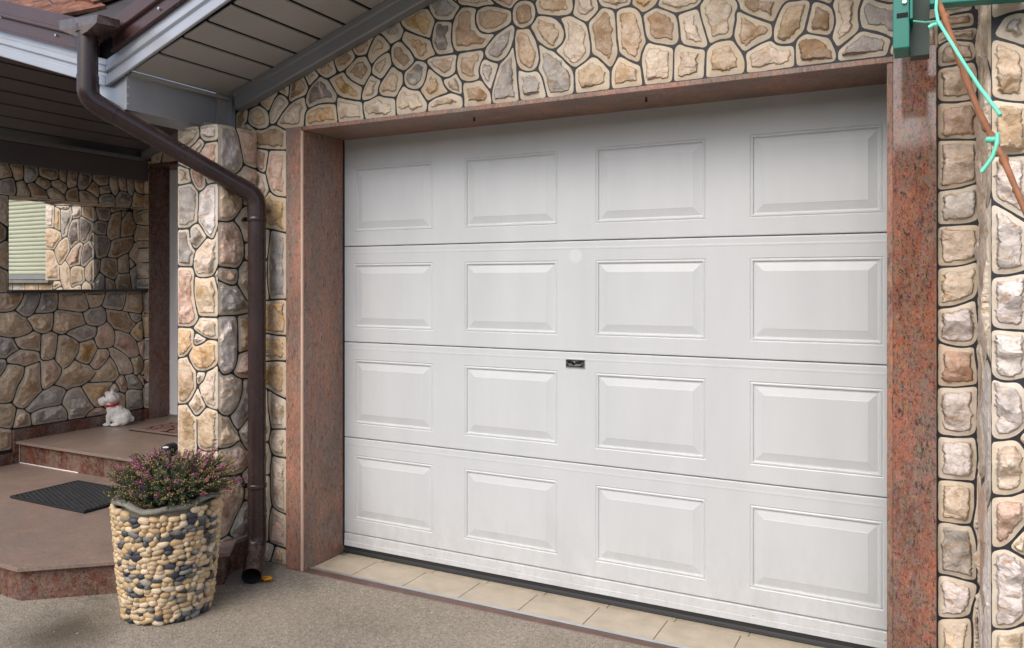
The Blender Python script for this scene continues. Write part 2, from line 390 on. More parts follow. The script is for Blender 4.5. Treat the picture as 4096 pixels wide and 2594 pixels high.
# ------------------------------------------------------------------ stones traced joint by joint (millimetres in each wall's own plane)
STONES = {
'gable': '0 -3229,2 -3139,2 -3108,79 -3105,88 -3108,94 -3138,100 -3162,100 -3229,93;2 -3127,2 -3019,2 -3017,79 -3024,85 -3081,91 -3094,89;6 -3032,95 -3021,94 -3017,100 -3018,265 -3033,271 -3076,279 -3103,288 -3118,299 -3120,298 -3138,220 -3138,112 -3122,106;1 -3229,104 -3219,103 -3156,109 -3150,112 -3146,228 -3131,294 -3123,307 -3131,329 -3134,358 -3137,448 -3139,462 -3147,463 -3212,457 -3231,451;0 -3020,278 -3017,286 -3018,565 -3024,568 -3075,569 -3111,574 -3119,567 -3129,487 -3126,367 -3119,320 -3107,301 -3092,293 -3059,283;1 -3230,464 -3150,472 -3138,478 -3137,508 -3125,583 -3143,622 -3147,637 -3153,640 -3224,634 -3230,630;0 -3050,578 -3024,577 -3018,580 -3018,718 -3021,721 -3039,721 -3099,715 -3122,712 -3126,709 -3127,695 -3138,658 -3134,623 -3125,602 -3110,584 -3093,580;2 -3229,644 -3180,646 -3150,649 -3147,652 -3135,700 -3134,730 -3152,820 -3155,913 -3157,927 -3165,931 -3222,934 -3231,931;0 -3122,722 -3030,730 -3018,736 -3018,877 -3024,883 -3072,895 -3118,912 -3142,924 -3147,922 -3147,865 -3144,826;2 -3026,893 -3019,893 -3017,901 -3019,1083 -3084,1084 -3209,1071 -3227,1069 -3231,1063 -3229,944 -3174,942 -3144,936 -3092,911;2 -3229,1079 -3099,1092 -3019,1094 -3017,1213 -3019,1218 -3027,1219 -3090,1220 -3165,1228 -3229,1227;2 -3080,1229 -3024,1228 -3018,1231 -3018,1408 -3030,1414 -3072,1414 -3159,1405 -3210,1405 -3231,1399 -3231,1243 -3227,1240 -3207,1237 -3150,1236;2 -3229,1415 -3162,1414 -3142,1418 -3158,1513 -3161,1561 -3158,1606 -3159,1624 -3162,1627 -3225,1627 -3231,1624;4 -3130,1418 -3093,1422 -3024,1423 -3018,1426 -3017,1762 -3021,1768 -3051,1774 -3123,1788 -3129,1774 -3150,1618 -3150,1522 -3141,1456;0 -3229,1637 -3165,1636 -3156,1640 -3136,1787 -3147,1792 -3222,1804 -3231,1801;2 -3026,1778 -3019,1778 -3017,1783 -3019,1956 -3091,1968 -3116,1979 -3137,1998 -3178,1955 -3231,1912 -3230,1817 -3221,1813 -3117,1797;0 -3230,1929 -3221,1932 -3174,1969 -3142,2009 -3160,2054 -3169,2096 -3176,2094 -3190,2097 -3211,2106 -3227,2117 -3231,2115;6 -3032,1967 -3021,1966 -3017,1972 -3018,2206 -3024,2209 -3126,2218 -3136,2217 -3141,2206 -3157,2120 -3166,2100 -3157,2088 -3142,2031 -3122,1997 -3113,1988 -3083,1975;6 -3185,2105 -3174,2107 -3165,2123 -3148,2219 -3198,2230 -3228,2236 -3231,2233 -3231,2137 -3212,2117;3 -3041,2219 -3024,2218 -3018,2221 -3017,2311 -3020,2321 -3032,2318 -3070,2340 -3096,2350 -3120,2353 -3168,2336 -3192,2333 -3231,2340 -3239,2334 -3263,2354 -3292,2372 -3300,2382 -3329,2369 -3331,2375 -3307,2393 -3297,2447 -3298,2454 -3315,2470 -3386,2445 -3385,2252 -3237,2250 -3215,2242 -3149,2230;0 -3023,2327 -2899,2327 -2894,2388 -2887,2406 -2876,2415 -2875,2421 -2888,2447 -2891,2461 -2890,2481 -2898,2482 -2930,2476 -2972,2463 -3001,2447 -3052,2402 -3088,2360 -3086,2356;2 -2884,2327 -2676,2326 -2672,2335 -2685,2419 -2688,2422 -2721,2428 -2784,2431 -2825,2425 -2864,2412 -2879,2400 -2886,2380;0 -2660,2327 -2503,2327 -2513,2377 -2514,2413 -2517,2416 -2550,2423 -2615,2438 -2669,2457 -2673,2443 -2673,2398 -2664,2332;0 -2491,2327 -2308,2327 -2313,2409 -2319,2413 -2340,2416 -2380,2424 -2411,2437 -2469,2417 -2503,2415 -2505,2380;0 -2296,2330 -2131,2330 -2123,2359 -2127,2374 -2171,2435 -2204,2438 -2233,2448 -2253,2461 -2261,2471 -2291,2433 -2304,2404 -2301,2344;0 -2119,2330 -1929,2329 -1925,2335 -1926,2377 -1944,2386 -1986,2403 -2075,2388 -2114,2370;3 -1915,2330 -1771,2330 -1776,2382 -1811,2423 -1823,2441 -1830,2446 -1875,2438 -1919,2444 -1922,2422 -1914,2362;4 -1759,2330 -1638,2329 -1629,2332 -1640,2428 -1642,2490 -1655,2557 -1658,2579 -1678,2546 -1697,2527 -1723,2510 -1751,2436 -1767,2383 -1764,2341;4 -1615,2330 -1495,2330 -1494,2338 -1515,2418 -1524,2436 -1536,2449 -1544,2454 -1557,2450 -1589,2450 -1631,2468 -1629,2410 -1620,2338;4 -1483,2330 -1431,2329 -1368,2332 -1361,2338 -1361,2407 -1368,2436 -1377,2449 -1401,2470 -1407,2482 -1460,2530 -1484,2539 -1519,2565 -1527,2571 -1529,2569 -1521,2530 -1521,2491 -1532,2461 -1507,2424;1 -1348,2333 -1195,2333 -1194,2410 -1229,2450 -1252,2472 -1275,2482 -1300,2463 -1351,2436 -1353,2419;1 -1180,2333 -1048,2333 -1059,2416 -1089,2430 -1151,2468 -1179,2422 -1185,2407 -1185,2359;0 -1036,2333 -933,2332 -924,2335 -920,2359 -918,2470 -956,2483 -1006,2499 -1023,2508 -1038,2488 -1050,2458 -1050,2422;0 -913,2333 -793,2333 -787,2444 -818,2453 -868,2469 -889,2484 -907,2474 -912,2449;1 -781,2333 -634,2333 -630,2362 -633,2389 -644,2416 -660,2439 -678,2470 -734,2470 -763,2459 -776,2445 -780,2425;0 -622,2333 -552,2332 -537,2334 -447,2335 -444,2341 -446,2404 -450,2416 -477,2417 -499,2421 -513,2427 -527,2444 -534,2446 -563,2439 -611,2418 -624,2410 -627,2404 -621,2377;3 -433,2336 -301,2336 -296,2350 -297,2374 -317,2422 -326,2429 -405,2455 -424,2444 -434,2433 -438,2422 -438,2365;4 -286,2336 -126,2335 -123,2338 -116,2374 -108,2389 -136,2409 -196,2433 -211,2436 -286,2375 -288,2365;0 -112,2336 -3,2335 1,2344 -9,2389 -11,2391 -24,2384 -54,2381 -81,2381 -98,2385 -110,2361;0 14,2336 36,2335 40,2341 40,2434 36,2440 24,2440 11,2439 -2,2397;1 -3209,2345 -3174,2344 -3145,2357 -3143,2380 -3147,2410 -3157,2433 -3190,2457 -3207,2467 -3219,2470 -3228,2468 -3266,2460 -3284,2452 -3297,2398 -3286,2379 -3266,2366 -3227,2348;0 -3130,2363 -3108,2362 -3095,2367 -3044,2424 -3002,2457 -3000,2463 -3006,2475 -3027,2497 -3050,2510 -3068,2515 -3082,2507 -3103,2486 -3140,2424 -3135,2374;2 -2117,2381 -2075,2397 -2003,2411 -2026,2435 -2035,2453 -2042,2480 -2078,2507 -2114,2537 -2129,2481 -2141,2458 -2162,2439 -2128,2391;0 -290,2388 -224,2436 -216,2450 -221,2479 -221,2521 -205,2568 -210,2572 -239,2576 -290,2584 -295,2579 -308,2547 -298,2523 -294,2482 -309,2425;4 -83,2390 -36,2392 -22,2396 -6,2408 2,2447 38,2450 39,2524 35,2529 21,2533 -39,2542 -46,2537 -51,2519 -118,2520 -160,2538 -171,2548 -181,2565 -194,2568 -213,2515 -213,2485 -206,2448 -146,2426 -104,2399;0 -1934,2393 -1930,2393 -1928,2398 -1931,2413 -1930,2448 -1945,2465 -1958,2491 -1961,2493 -1985,2478 -2004,2474 -2031,2473 -2024,2450 -2006,2426 -1972,2406;7 -1775,2396 -1734,2509 -1774,2523 -1796,2537 -1808,2541 -1823,2523 -1832,2493 -1830,2476 -1808,2435;1 -632,2417 -583,2441 -535,2456 -528,2461 -526,2508 -597,2544 -655,2580 -660,2578 -660,2542 -669,2503 -669,2479 -659,2453;1 -2309,2420 -2265,2483 -2268,2533 -2293,2547 -2323,2571 -2329,2570 -2345,2554 -2399,2493 -2406,2479 -2409,2458 -2399,2443 -2384,2435;5 -2864,2423 -2799,2439 -2736,2439 -2686,2432 -2676,2469 -2725,2537 -2740,2556 -2758,2559 -2784,2577 -2830,2549 -2861,2517 -2880,2479 -2883,2464 -2880,2452;0 -2512,2426 -2475,2425 -2449,2432 -2417,2445 -2416,2475 -2398,2510 -2418,2520 -2455,2544 -2459,2544 -2489,2505 -2506,2474 -2514,2449;3 -1193,2426 -1185,2428 -1170,2450 -1157,2485 -1166,2542 -1166,2590 -1173,2656 -1182,2668 -1212,2680 -1232,2683 -1244,2670 -1255,2657 -1283,2635 -1290,2623 -1276,2544 -1274,2495 -1241,2476;1 -458,2426 -448,2429 -434,2448 -411,2465 -387,2569 -391,2577 -405,2584 -428,2582 -447,2584 -467,2586 -484,2573 -500,2544 -515,2505 -519,2485 -519,2452 -512,2437 -491,2428;2 -2534,2429 -2526,2428 -2523,2431 -2522,2454 -2512,2490 -2586,2530 -2613,2554 -2632,2582 -2688,2569 -2726,2555 -2671,2475 -2637,2455;1 -1070,2432 -1062,2434 -1054,2475 -1032,2515 -1040,2537 -1053,2617 -1062,2640 -1079,2657 -1104,2668 -1125,2668 -1139,2668 -1163,2658 -1158,2560 -1149,2482 -1112,2453;1 -3146,2435 -3108,2494 -3079,2522 -3087,2542 -3126,2530 -3201,2506 -3207,2500 -3203,2477;3 -323,2438 -314,2443 -306,2464 -302,2497 -309,2529 -318,2545 -340,2559 -363,2569 -372,2571 -377,2568 -401,2465 -377,2453;4 -2201,2447 -2173,2447 -2162,2451 -2150,2463 -2136,2486 -2124,2539 -2124,2553 -2135,2567 -2181,2581 -2189,2582 -2204,2563 -2252,2535 -2256,2530 -2256,2491 -2249,2471 -2234,2459;0 -1349,2447 -1307,2469 -1292,2481 -1284,2495 -1283,2536 -1299,2617 -1310,2633 -1375,2673 -1410,2671 -1423,2669 -1406,2642 -1396,2591 -1400,2574 -1413,2554 -1445,2531 -1366,2451;1 -1901,2450 -1857,2449 -1834,2456 -1841,2496 -1829,2530 -1812,2552 -1815,2578 -1824,2584 -1857,2584 -1940,2584 -1946,2580 -1949,2571 -1956,2527 -1949,2492 -1940,2474 -1927,2460;0 -797,2456 -781,2456 -777,2461 -777,2470 -816,2614 -821,2616 -867,2609 -893,2605 -897,2602 -888,2560 -884,2495 -875,2483 -859,2475;1 -1589,2459 -1560,2458 -1541,2469 -1530,2491 -1529,2518 -1543,2585 -1577,2647 -1583,2650 -1593,2648 -1619,2648 -1640,2655 -1647,2614 -1647,2575 -1641,2521 -1631,2489 -1616,2471;6 -3293,2462 -3219,2479 -3216,2491 -3220,2498 -3223,2498 -3298,2474 -3301,2471;3 -2990,2466 -2950,2480 -2895,2491 -2882,2497 -2866,2529 -2893,2579 -2907,2599 -2986,2574 -3000,2485;0 -767,2469 -725,2481 -687,2479 -678,2486 -677,2511 -668,2551 -671,2572 -657,2597 -657,2605 -679,2649 -704,2654 -783,2668 -792,2644 -806,2625 -804,2599 -795,2563;0 -2024,2483 -2010,2482 -1993,2486 -1975,2495 -1964,2505 -1964,2548 -1956,2578 -1959,2581 -1992,2584 -2055,2584 -2079,2587 -2105,2584 -2123,2577 -2123,2567 -2117,2557 -2077,2517 -2048,2495;3 -920,2483 -903,2488 -894,2506 -900,2578 -909,2604 -917,2611 -985,2646 -995,2647 -1009,2640 -1040,2629 -1044,2623 -1032,2542 -1022,2519 -995,2504;1 -3011,2495 -3006,2497 -3000,2533 -3001,2568 -3048,2554 -3073,2546 -3075,2539 -3071,2531 -3065,2525 -3034,2513;3 -2507,2498 -2461,2555 -2458,2589 -2476,2615 -2490,2644 -2529,2642 -2543,2644 -2555,2635 -2618,2589 -2620,2583 -2611,2565 -2578,2535;3 -524,2519 -519,2521 -496,2571 -480,2590 -468,2595 -420,2593 -415,2594 -414,2601 -426,2608 -567,2632 -662,2647 -665,2639 -649,2610 -647,2588 -614,2564;1 -2402,2522 -2387,2523 -2332,2582 -2345,2641 -2355,2644 -2374,2640 -2406,2626 -2428,2612 -2441,2598 -2451,2578 -2451,2560 -2447,2549;4 -1733,2522 -1709,2530 -1688,2547 -1668,2579 -1656,2620 -1649,2659 -1663,2681 -1675,2673 -1701,2663 -1742,2643 -1765,2624 -1795,2594 -1806,2572 -1800,2554 -1790,2543 -1760,2528;2 -113,2528 -60,2527 -55,2543 -69,2548 -116,2555 -159,2563 -167,2560 -152,2543;0 -2858,2537 -2827,2561 -2794,2582 -2831,2620 -2834,2622 -2864,2613 -2894,2601;3 -2261,2543 -2246,2548 -2213,2568 -2201,2580 -2198,2590 -2225,2633 -2275,2685 -2283,2689 -2306,2686 -2326,2675 -2334,2662 -2334,2626 -2327,2597 -2317,2580 -2297,2561;1 -1469,2543 -1447,2543 -1419,2560 -1407,2584 -1407,2608 -1422,2643 -1445,2669 -1471,2682 -1510,2694 -1537,2696 -1549,2672 -1567,2657 -1568,2651 -1554,2632 -1532,2587 -1487,2552;2 13,2543 27,2542 31,2551 17,2658 -90,2698 -117,2690 -127,2687 -132,2671 -144,2584 -142,2570;6 -317,2555 -309,2564 -304,2586 -363,2597 -371,2597 -373,2582 -353,2576;1 -2750,2567 -2727,2566 -2676,2584 -2689,2612 -2704,2661 -2741,2652 -2824,2624 -2782,2586;4 -164,2573 -157,2573 -153,2587 -145,2688 -213,2721 -242,2716 -260,2712 -267,2707 -270,2662 -268,2595 -263,2590 -251,2587;2 -2144,2579 -2134,2579 -2113,2591 -2079,2596 -2076,2599 -2098,2639 -2104,2666 -2111,2672 -2219,2719 -2252,2736 -2270,2700 -2270,2693 -2222,2644 -2188,2595;3 -2665,2588 -2649,2587 -2623,2597 -2585,2622 -2558,2646 -2558,2651 -2586,2698 -2600,2697 -2692,2667 -2694,2659 -2684,2624;5 -2033,2594 -1980,2593 -1972,2597 -1987,2633 -1991,2662 -1991,2686 -1984,2738 -2029,2748 -2071,2753 -2082,2731 -2094,2683 -2094,2656 -2088,2638 -2066,2600 -2060,2596;3 -1895,2594 -1807,2594 -1753,2648 -1807,2655 -1824,2662 -1838,2674 -1852,2696 -1859,2722 -1859,2757 -1849,2777 -1852,2781 -1879,2790 -1928,2799 -1961,2766 -1977,2728 -1980,2707 -1980,2647 -1976,2627 -1964,2603 -1955,2596;3 -290,2594 -280,2594 -278,2608 -288,2704 -292,2712 -362,2731 -407,2698 -440,2670 -442,2621;1 -2453,2600 -2414,2632 -2377,2648 -2353,2654 -2343,2659 -2341,2670 -2343,2676 -2384,2723 -2401,2736 -2417,2742 -2434,2729 -2462,2685 -2474,2661 -2478,2644 -2471,2624;0 -908,2615 -867,2617 -822,2626 -806,2640 -798,2653 -795,2665 -799,2670 -884,2684 -965,2698 -982,2660 -982,2655 -971,2648;4 -467,2624 -456,2623 -453,2626 -453,2670 -491,2692 -546,2719 -623,2706 -650,2699 -638,2666 -629,2651;0 -1298,2636 -1251,2674 -1245,2684 -1245,2695 -1253,2720 -1256,2744 -1266,2749 -1317,2758 -1352,2762 -1354,2714 -1364,2678 -1340,2660;2 -1049,2637 -1027,2642 -995,2658 -984,2675 -978,2696 -981,2701 -1032,2710 -1086,2719 -1089,2716 -1093,2675 -1067,2659;3 -2540,2654 -2488,2654 -2455,2715 -2425,2750 -2429,2751 -2451,2744 -2576,2703 -2571,2689 -2554,2661;3 -1616,2657 -1596,2656 -1570,2666 -1554,2681 -1545,2707 -1548,2737 -1557,2757 -1567,2766 -1590,2776 -1617,2779 -1635,2773 -1651,2762 -1659,2740 -1659,2701 -1650,2680 -1640,2669;1 -665,2657 -657,2656 -655,2661 -675,2694 -708,2680 -730,2669;3 -1787,2660 -1758,2659 -1716,2668 -1679,2683 -1668,2693 -1669,2742 -1740,2770 -1773,2779 -1812,2782 -1837,2774 -1847,2763 -1851,2749 -1851,2728 -1841,2693 -1831,2679 -1817,2669;0 -1169,2669 -1127,2679 -1105,2678 -1100,2689 -1101,2719 -1104,2722 -1182,2734 -1241,2743 -1245,2737 -1245,2722 -1231,2693 -1189,2681;6 -755,2672 -682,2705 -678,2710 -677,2731 -687,2809 -702,2887 -709,2892 -750,2904 -765,2896 -839,2844 -843,2833 -852,2764 -794,2704;1 16,2672 23,2672 32,2678 37,2686 36,2869 30,2872 -29,2866 -43,2858 -69,2764 -78,2710 -68,2702;4 -2336,2682 -2302,2696 -2281,2699 -2259,2743 -2278,2765 -2290,2793 -2324,2784 -2410,2756 -2375,2728;2 -2108,2681 -2103,2683 -2098,2712 -2079,2761 -2104,2795 -2119,2823 -2183,2829 -2233,2814 -2278,2799 -2274,2776 -2264,2761 -2232,2737 -2176,2709;1 -1397,2681 -1376,2686 -1368,2696 -1364,2716 -1369,2766 -1515,2791 -1525,2790 -1534,2771 -1547,2759 -1537,2730 -1534,2708 -1445,2686;4 -806,2681 -789,2680 -788,2684 -858,2751 -918,2731 -956,2715 -959,2710 -957,2707;6 -449,2684 -439,2687 -381,2731 -372,2741 -371,2755 -381,2844 -428,2891 -444,2893 -456,2891 -524,2881 -528,2878 -537,2809 -537,2734 -532,2724;3 -140,2699 -126,2698 -103,2705 -96,2710 -72,2791 -57,2866 -124,2910 -134,2913 -176,2898 -195,2812 -204,2740 -200,2726;6 -986,2711 -976,2711 -978,2716 -1040,2747 -1046,2748 -1052,2743 -1069,2729 -1067,2725;1 -659,2714 -573,2725 -555,2731 -545,2806 -546,2881 -586,2906 -620,2922 -684,2890 -678,2809 -663,2719;6 -281,2720 -231,2728 -220,2736 -204,2812 -194,2878 -196,2901 -228,2914 -238,2915 -266,2901 -350,2853 -366,2842 -369,2836 -359,2744;1 -974,2726 -964,2726 -874,2759 -866,2763 -861,2773 -853,2841 -938,2890 -948,2896 -956,2896 -1047,2869 -1056,2863 -1040,2762;7 -1088,2729 -1080,2731 -1053,2761 -1068,2868 -1088,2888 -1116,2908 -1147,2897 -1159,2879 -1188,2830 -1214,2778 -1223,2753 -1214,2749;4 -1991,2750 -1979,2751 -1965,2776 -1939,2805 -1980,2839 -1996,2871 -2046,2872 -2060,2868 -2116,2850 -2117,2843 -2102,2810 -2080,2775 -2063,2762;6 -1670,2753 -1664,2755 -1656,2770 -1636,2783 -1622,2787 -1584,2784 -1567,2777 -1554,2767 -1540,2778 -1536,2791 -1539,2794 -1641,2812 -1764,2833 -1776,2830 -1768,2814 -1741,2790 -1704,2767;0 -1247,2756 -1238,2758 -1211,2806 -1176,2893 -1197,2899 -1266,2908 -1277,2905 -1336,2843 -1351,2825 -1352,2819 -1336,2771;0 -1355,2774 -1351,2774 -1350,2779 -1366,2823 -1456,2871 -1495,2858 -1503,2851 -1514,2805 -1512,2800;0 -1838,2786 -1821,2790 -1788,2790 -1758,2785 -1753,2786 -1754,2789 -1770,2803 -1793,2836 -1870,2850 -1944,2863 -1947,2857 -1950,2827 -1925,2810 -1899,2805;7 -1541,2804 -1534,2804 -1524,2809 -1517,2842 -1521,2857 -1623,2904 -1669,2882 -1715,2859 -1709,2834;1 -1961,2834 -1956,2862 -1962,2866 -1978,2868 -1983,2866 -1981,2859 -1975,2847;2 -1736,2837 -1728,2836 -1725,2839 -1728,2856 -1759,2874 -1769,2875 -1817,2862 -1838,2857 -1838,2854;1 -1367,2837 -1356,2839 -1290,2905 -1284,2917 -1297,2951 -1341,3039 -1352,3056 -1365,3058 -1407,3058 -1413,3055 -1437,2959 -1449,2890 -1447,2880 -1436,2873;1 -848,2855 -838,2858 -806,2880 -770,2907 -765,2917 -821,3055 -828,3058 -855,3058 -884,3058 -891,3052 -915,2992 -939,2911 -932,2900;1 -380,2858 -371,2859 -302,2893 -250,2927 -274,2990 -303,3045 -308,3055 -315,3058 -393,3058 -399,3055 -417,2962 -423,2905 -419,2896;1 -1880,2861 -1863,2860 -1774,2888 -1779,2941 -1783,2955 -1823,2944 -1935,2908 -1942,2903 -1943,2900 -1937,2894 -1895,2867;2 -1511,2867 -1503,2866 -1477,2876 -1465,2882 -1461,2888 -1446,2959 -1431,3052 -1434,3058 -1448,3058 -1514,3039 -1595,3015 -1599,3007 -1614,2923 -1613,2915 -1608,2911;2 -1934,2870 -1921,2871 -1951,2889 -1986,2887 -2000,2884 -2000,2881;6 -1733,2873 -1717,2873 -1631,2913 -1609,3008 -1613,3010 -1637,3003 -1768,2961 -1770,2947 -1757,2888;3 -50,2876 -30,2875 24,2881 35,2885 37,2890 37,3022 33,3055 27,3058 -33,3058 -81,3058 -89,3054 -120,2932 -116,2918;7 -1064,2882 -972,2902 -955,2909 -927,2987 -911,3052 -918,3058 -954,3058 -1099,3057 -1104,3037 -1107,2920 -1094,2905;6 -539,2891 -456,2902 -439,2906 -435,2911 -414,3055 -420,3058 -483,3058 -576,3058 -585,3052 -608,2933;7 -698,2900 -622,2933 -596,3052 -603,3058 -705,3058 -798,3058 -806,3055 -785,2996 -750,2917;3 -1184,2909 -1152,2908 -1124,2919 -1119,2923 -1113,3055 -1122,3058 -1260,3058 -1326,3058 -1331,3056 -1298,2975 -1274,2927 -1271,2921 -1259,2917;0 -191,2912 -174,2911 -135,2926 -102,3055 -108,3058 -201,3058 -285,3058 -290,3055 -260,2981 -234,2929',
'pfront': '7 -3526,2 -3233,1 -3230,13 -3230,121 -3233,130 -3251,133 -3389,133 -3426,90 -3526,66;7 -3526,78 -3446,94 -3427,102 -3398,139 -3389,226 -3390,234 -3407,235 -3526,222;7 -3385,143 -3231,143 -3231,246 -3311,245 -3318,249 -3313,252 -3275,255 -3233,256 -3230,259 -3230,277 -3231,369 -3254,370 -3301,366 -3305,337 -3306,292 -3310,275 -3363,240 -3380,235 -3386,169;2 -3526,233 -3371,247 -3321,278 -3317,283 -3314,313 -3313,363 -3368,362 -3375,366 -3362,372 -3233,379 -3230,385 -3230,433 -3231,497 -3296,482 -3358,483 -3362,460 -3363,415 -3366,395 -3402,359 -3417,353 -3521,334 -3526,330;6 -3526,344 -3518,343 -3413,364 -3376,396 -3371,433 -3369,486 -3392,496 -3391,503 -3341,490 -3302,490 -3231,509 -3230,616 -3230,637 -3233,643 -3261,632 -3302,626 -3346,629 -3376,638 -3386,514 -3423,494 -3509,490 -3527,484;1 -3526,500 -3482,499 -3428,502 -3402,515 -3394,525 -3388,616 -3385,645 -3381,651 -3388,667 -3386,682 -3387,797 -3380,796 -3378,790 -3377,664 -3365,643 -3344,637 -3314,634 -3266,640 -3234,653 -3230,661 -3230,745 -3230,838 -3233,844 -3310,858 -3362,811 -3392,803 -3412,815 -3459,863 -3526,855;0 -3391,812 -3367,819 -3318,864 -3342,896 -3376,956 -3379,956 -3388,938 -3422,892 -3448,867 -3401,817;0 -3238,854 -3231,854 -3230,862 -3230,1078 -3235,1080 -3270,1056 -3307,1044 -3312,1033 -3332,994 -3367,966 -3366,960 -3346,920 -3318,876 -3296,862;1 -3526,866 -3476,868 -3447,881 -3424,903 -3390,953 -3386,967 -3391,985 -3389,1039 -3427,1076 -3432,1083 -3443,1087 -3456,1118 -3474,1110 -3521,1102 -3526,1098;0 -3376,974 -3347,991 -3334,1005 -3321,1037 -3321,1040 -3327,1040 -3379,1038 -3383,988;2 -3376,1049 -3335,1048 -3303,1055 -3254,1075 -3233,1093 -3230,1105 -3230,1204 -3236,1207 -3299,1210 -3336,1188 -3363,1178 -3397,1172 -3407,1180 -3412,1192 -3402,1251 -3423,1266 -3434,1267 -3452,1265 -3494,1267 -3526,1266 -3527,1114 -3521,1111 -3482,1117 -3458,1129 -3414,1175 -3412,1166 -3445,1124 -3424,1088 -3410,1069 -3391,1055;7 -3394,1181 -3348,1193 -3313,1212 -3314,1216 -3343,1224 -3391,1244 -3404,1195 -3402,1188;0 -3247,1217 -3233,1216 -3230,1222 -3231,1323 -3356,1324 -3363,1322 -3372,1307 -3390,1286 -3409,1272 -3407,1267 -3369,1245 -3322,1226 -3284,1219;6 -3526,1277 -3440,1276 -3417,1280 -3401,1288 -3382,1308 -3373,1323 -3394,1382 -3409,1451 -3409,1516 -3402,1550 -3416,1585 -3515,1588 -3527,1585;1 -3352,1334 -3239,1333 -3230,1336 -3230,1465 -3235,1472 -3256,1538 -3262,1539 -3282,1533 -3311,1529 -3365,1529 -3393,1539 -3398,1537 -3401,1462 -3395,1423 -3372,1347 -3367,1337;4 -3232,1494 -3230,1501 -3230,1573 -3232,1577 -3237,1568 -3250,1547;0 -3367,1538 -3326,1537 -3275,1543 -3254,1558 -3231,1598 -3230,1606 -3230,1774 -3231,1778 -3233,1777 -3248,1744 -3258,1730 -3266,1727 -3284,1730 -3304,1739 -3380,1678 -3391,1674 -3404,1627 -3407,1597 -3394,1556 -3382,1544;4 -3421,1595 -3416,1597 -3415,1620 -3402,1665 -3394,1677 -3409,1682 -3429,1710 -3439,1742 -3444,1788 -3497,1786 -3521,1789 -3527,1783 -3527,1603 -3509,1597;4 -3400,1688 -3386,1687 -3378,1691 -3312,1745 -3359,1801 -3375,1815 -3398,1813 -3421,1800 -3434,1789 -3427,1733 -3415,1706;7 -3274,1736 -3267,1736 -3258,1745 -3230,1804 -3230,2011 -3233,2017 -3266,2017 -3293,2014 -3314,2005 -3336,1986 -3365,1975 -3371,1825 -3338,1792 -3321,1767 -3308,1753;4 -3526,1799 -3452,1798 -3435,1802 -3414,1817 -3389,1822 -3382,1827 -3374,1918 -3375,1982 -3398,2002 -3422,2029 -3526,2019;6 -3361,1988 -3336,1997 -3319,2013 -3325,2050 -3322,2055 -3316,2052 -3305,2020 -3281,2025 -3245,2026 -3230,2032 -3230,2227 -3233,2233 -3260,2233 -3318,2231 -3333,2207 -3389,2158 -3424,2118 -3434,2089 -3421,2051 -3403,2021 -3384,1998;0 -3526,2030 -3464,2032 -3427,2039 -3442,2084 -3440,2101 -3446,2104 -3519,2127 -3526,2127;0 -3439,2106 -3428,2131 -3343,2211 -3327,2234 -3361,2262 -3389,2239 -3432,2214 -3474,2201 -3524,2191 -3527,2188 -3526,2141 -3450,2114;0 -3526,2201 -3464,2212 -3435,2222 -3388,2250 -3365,2272 -3371,2320 -3372,2325 -3380,2326 -3526,2325;7 -3316,2243 -3251,2242 -3230,2248 -3230,2323 -3236,2326 -3272,2326 -3353,2326 -3359,2323 -3359,2284 -3350,2266 -3337,2252',
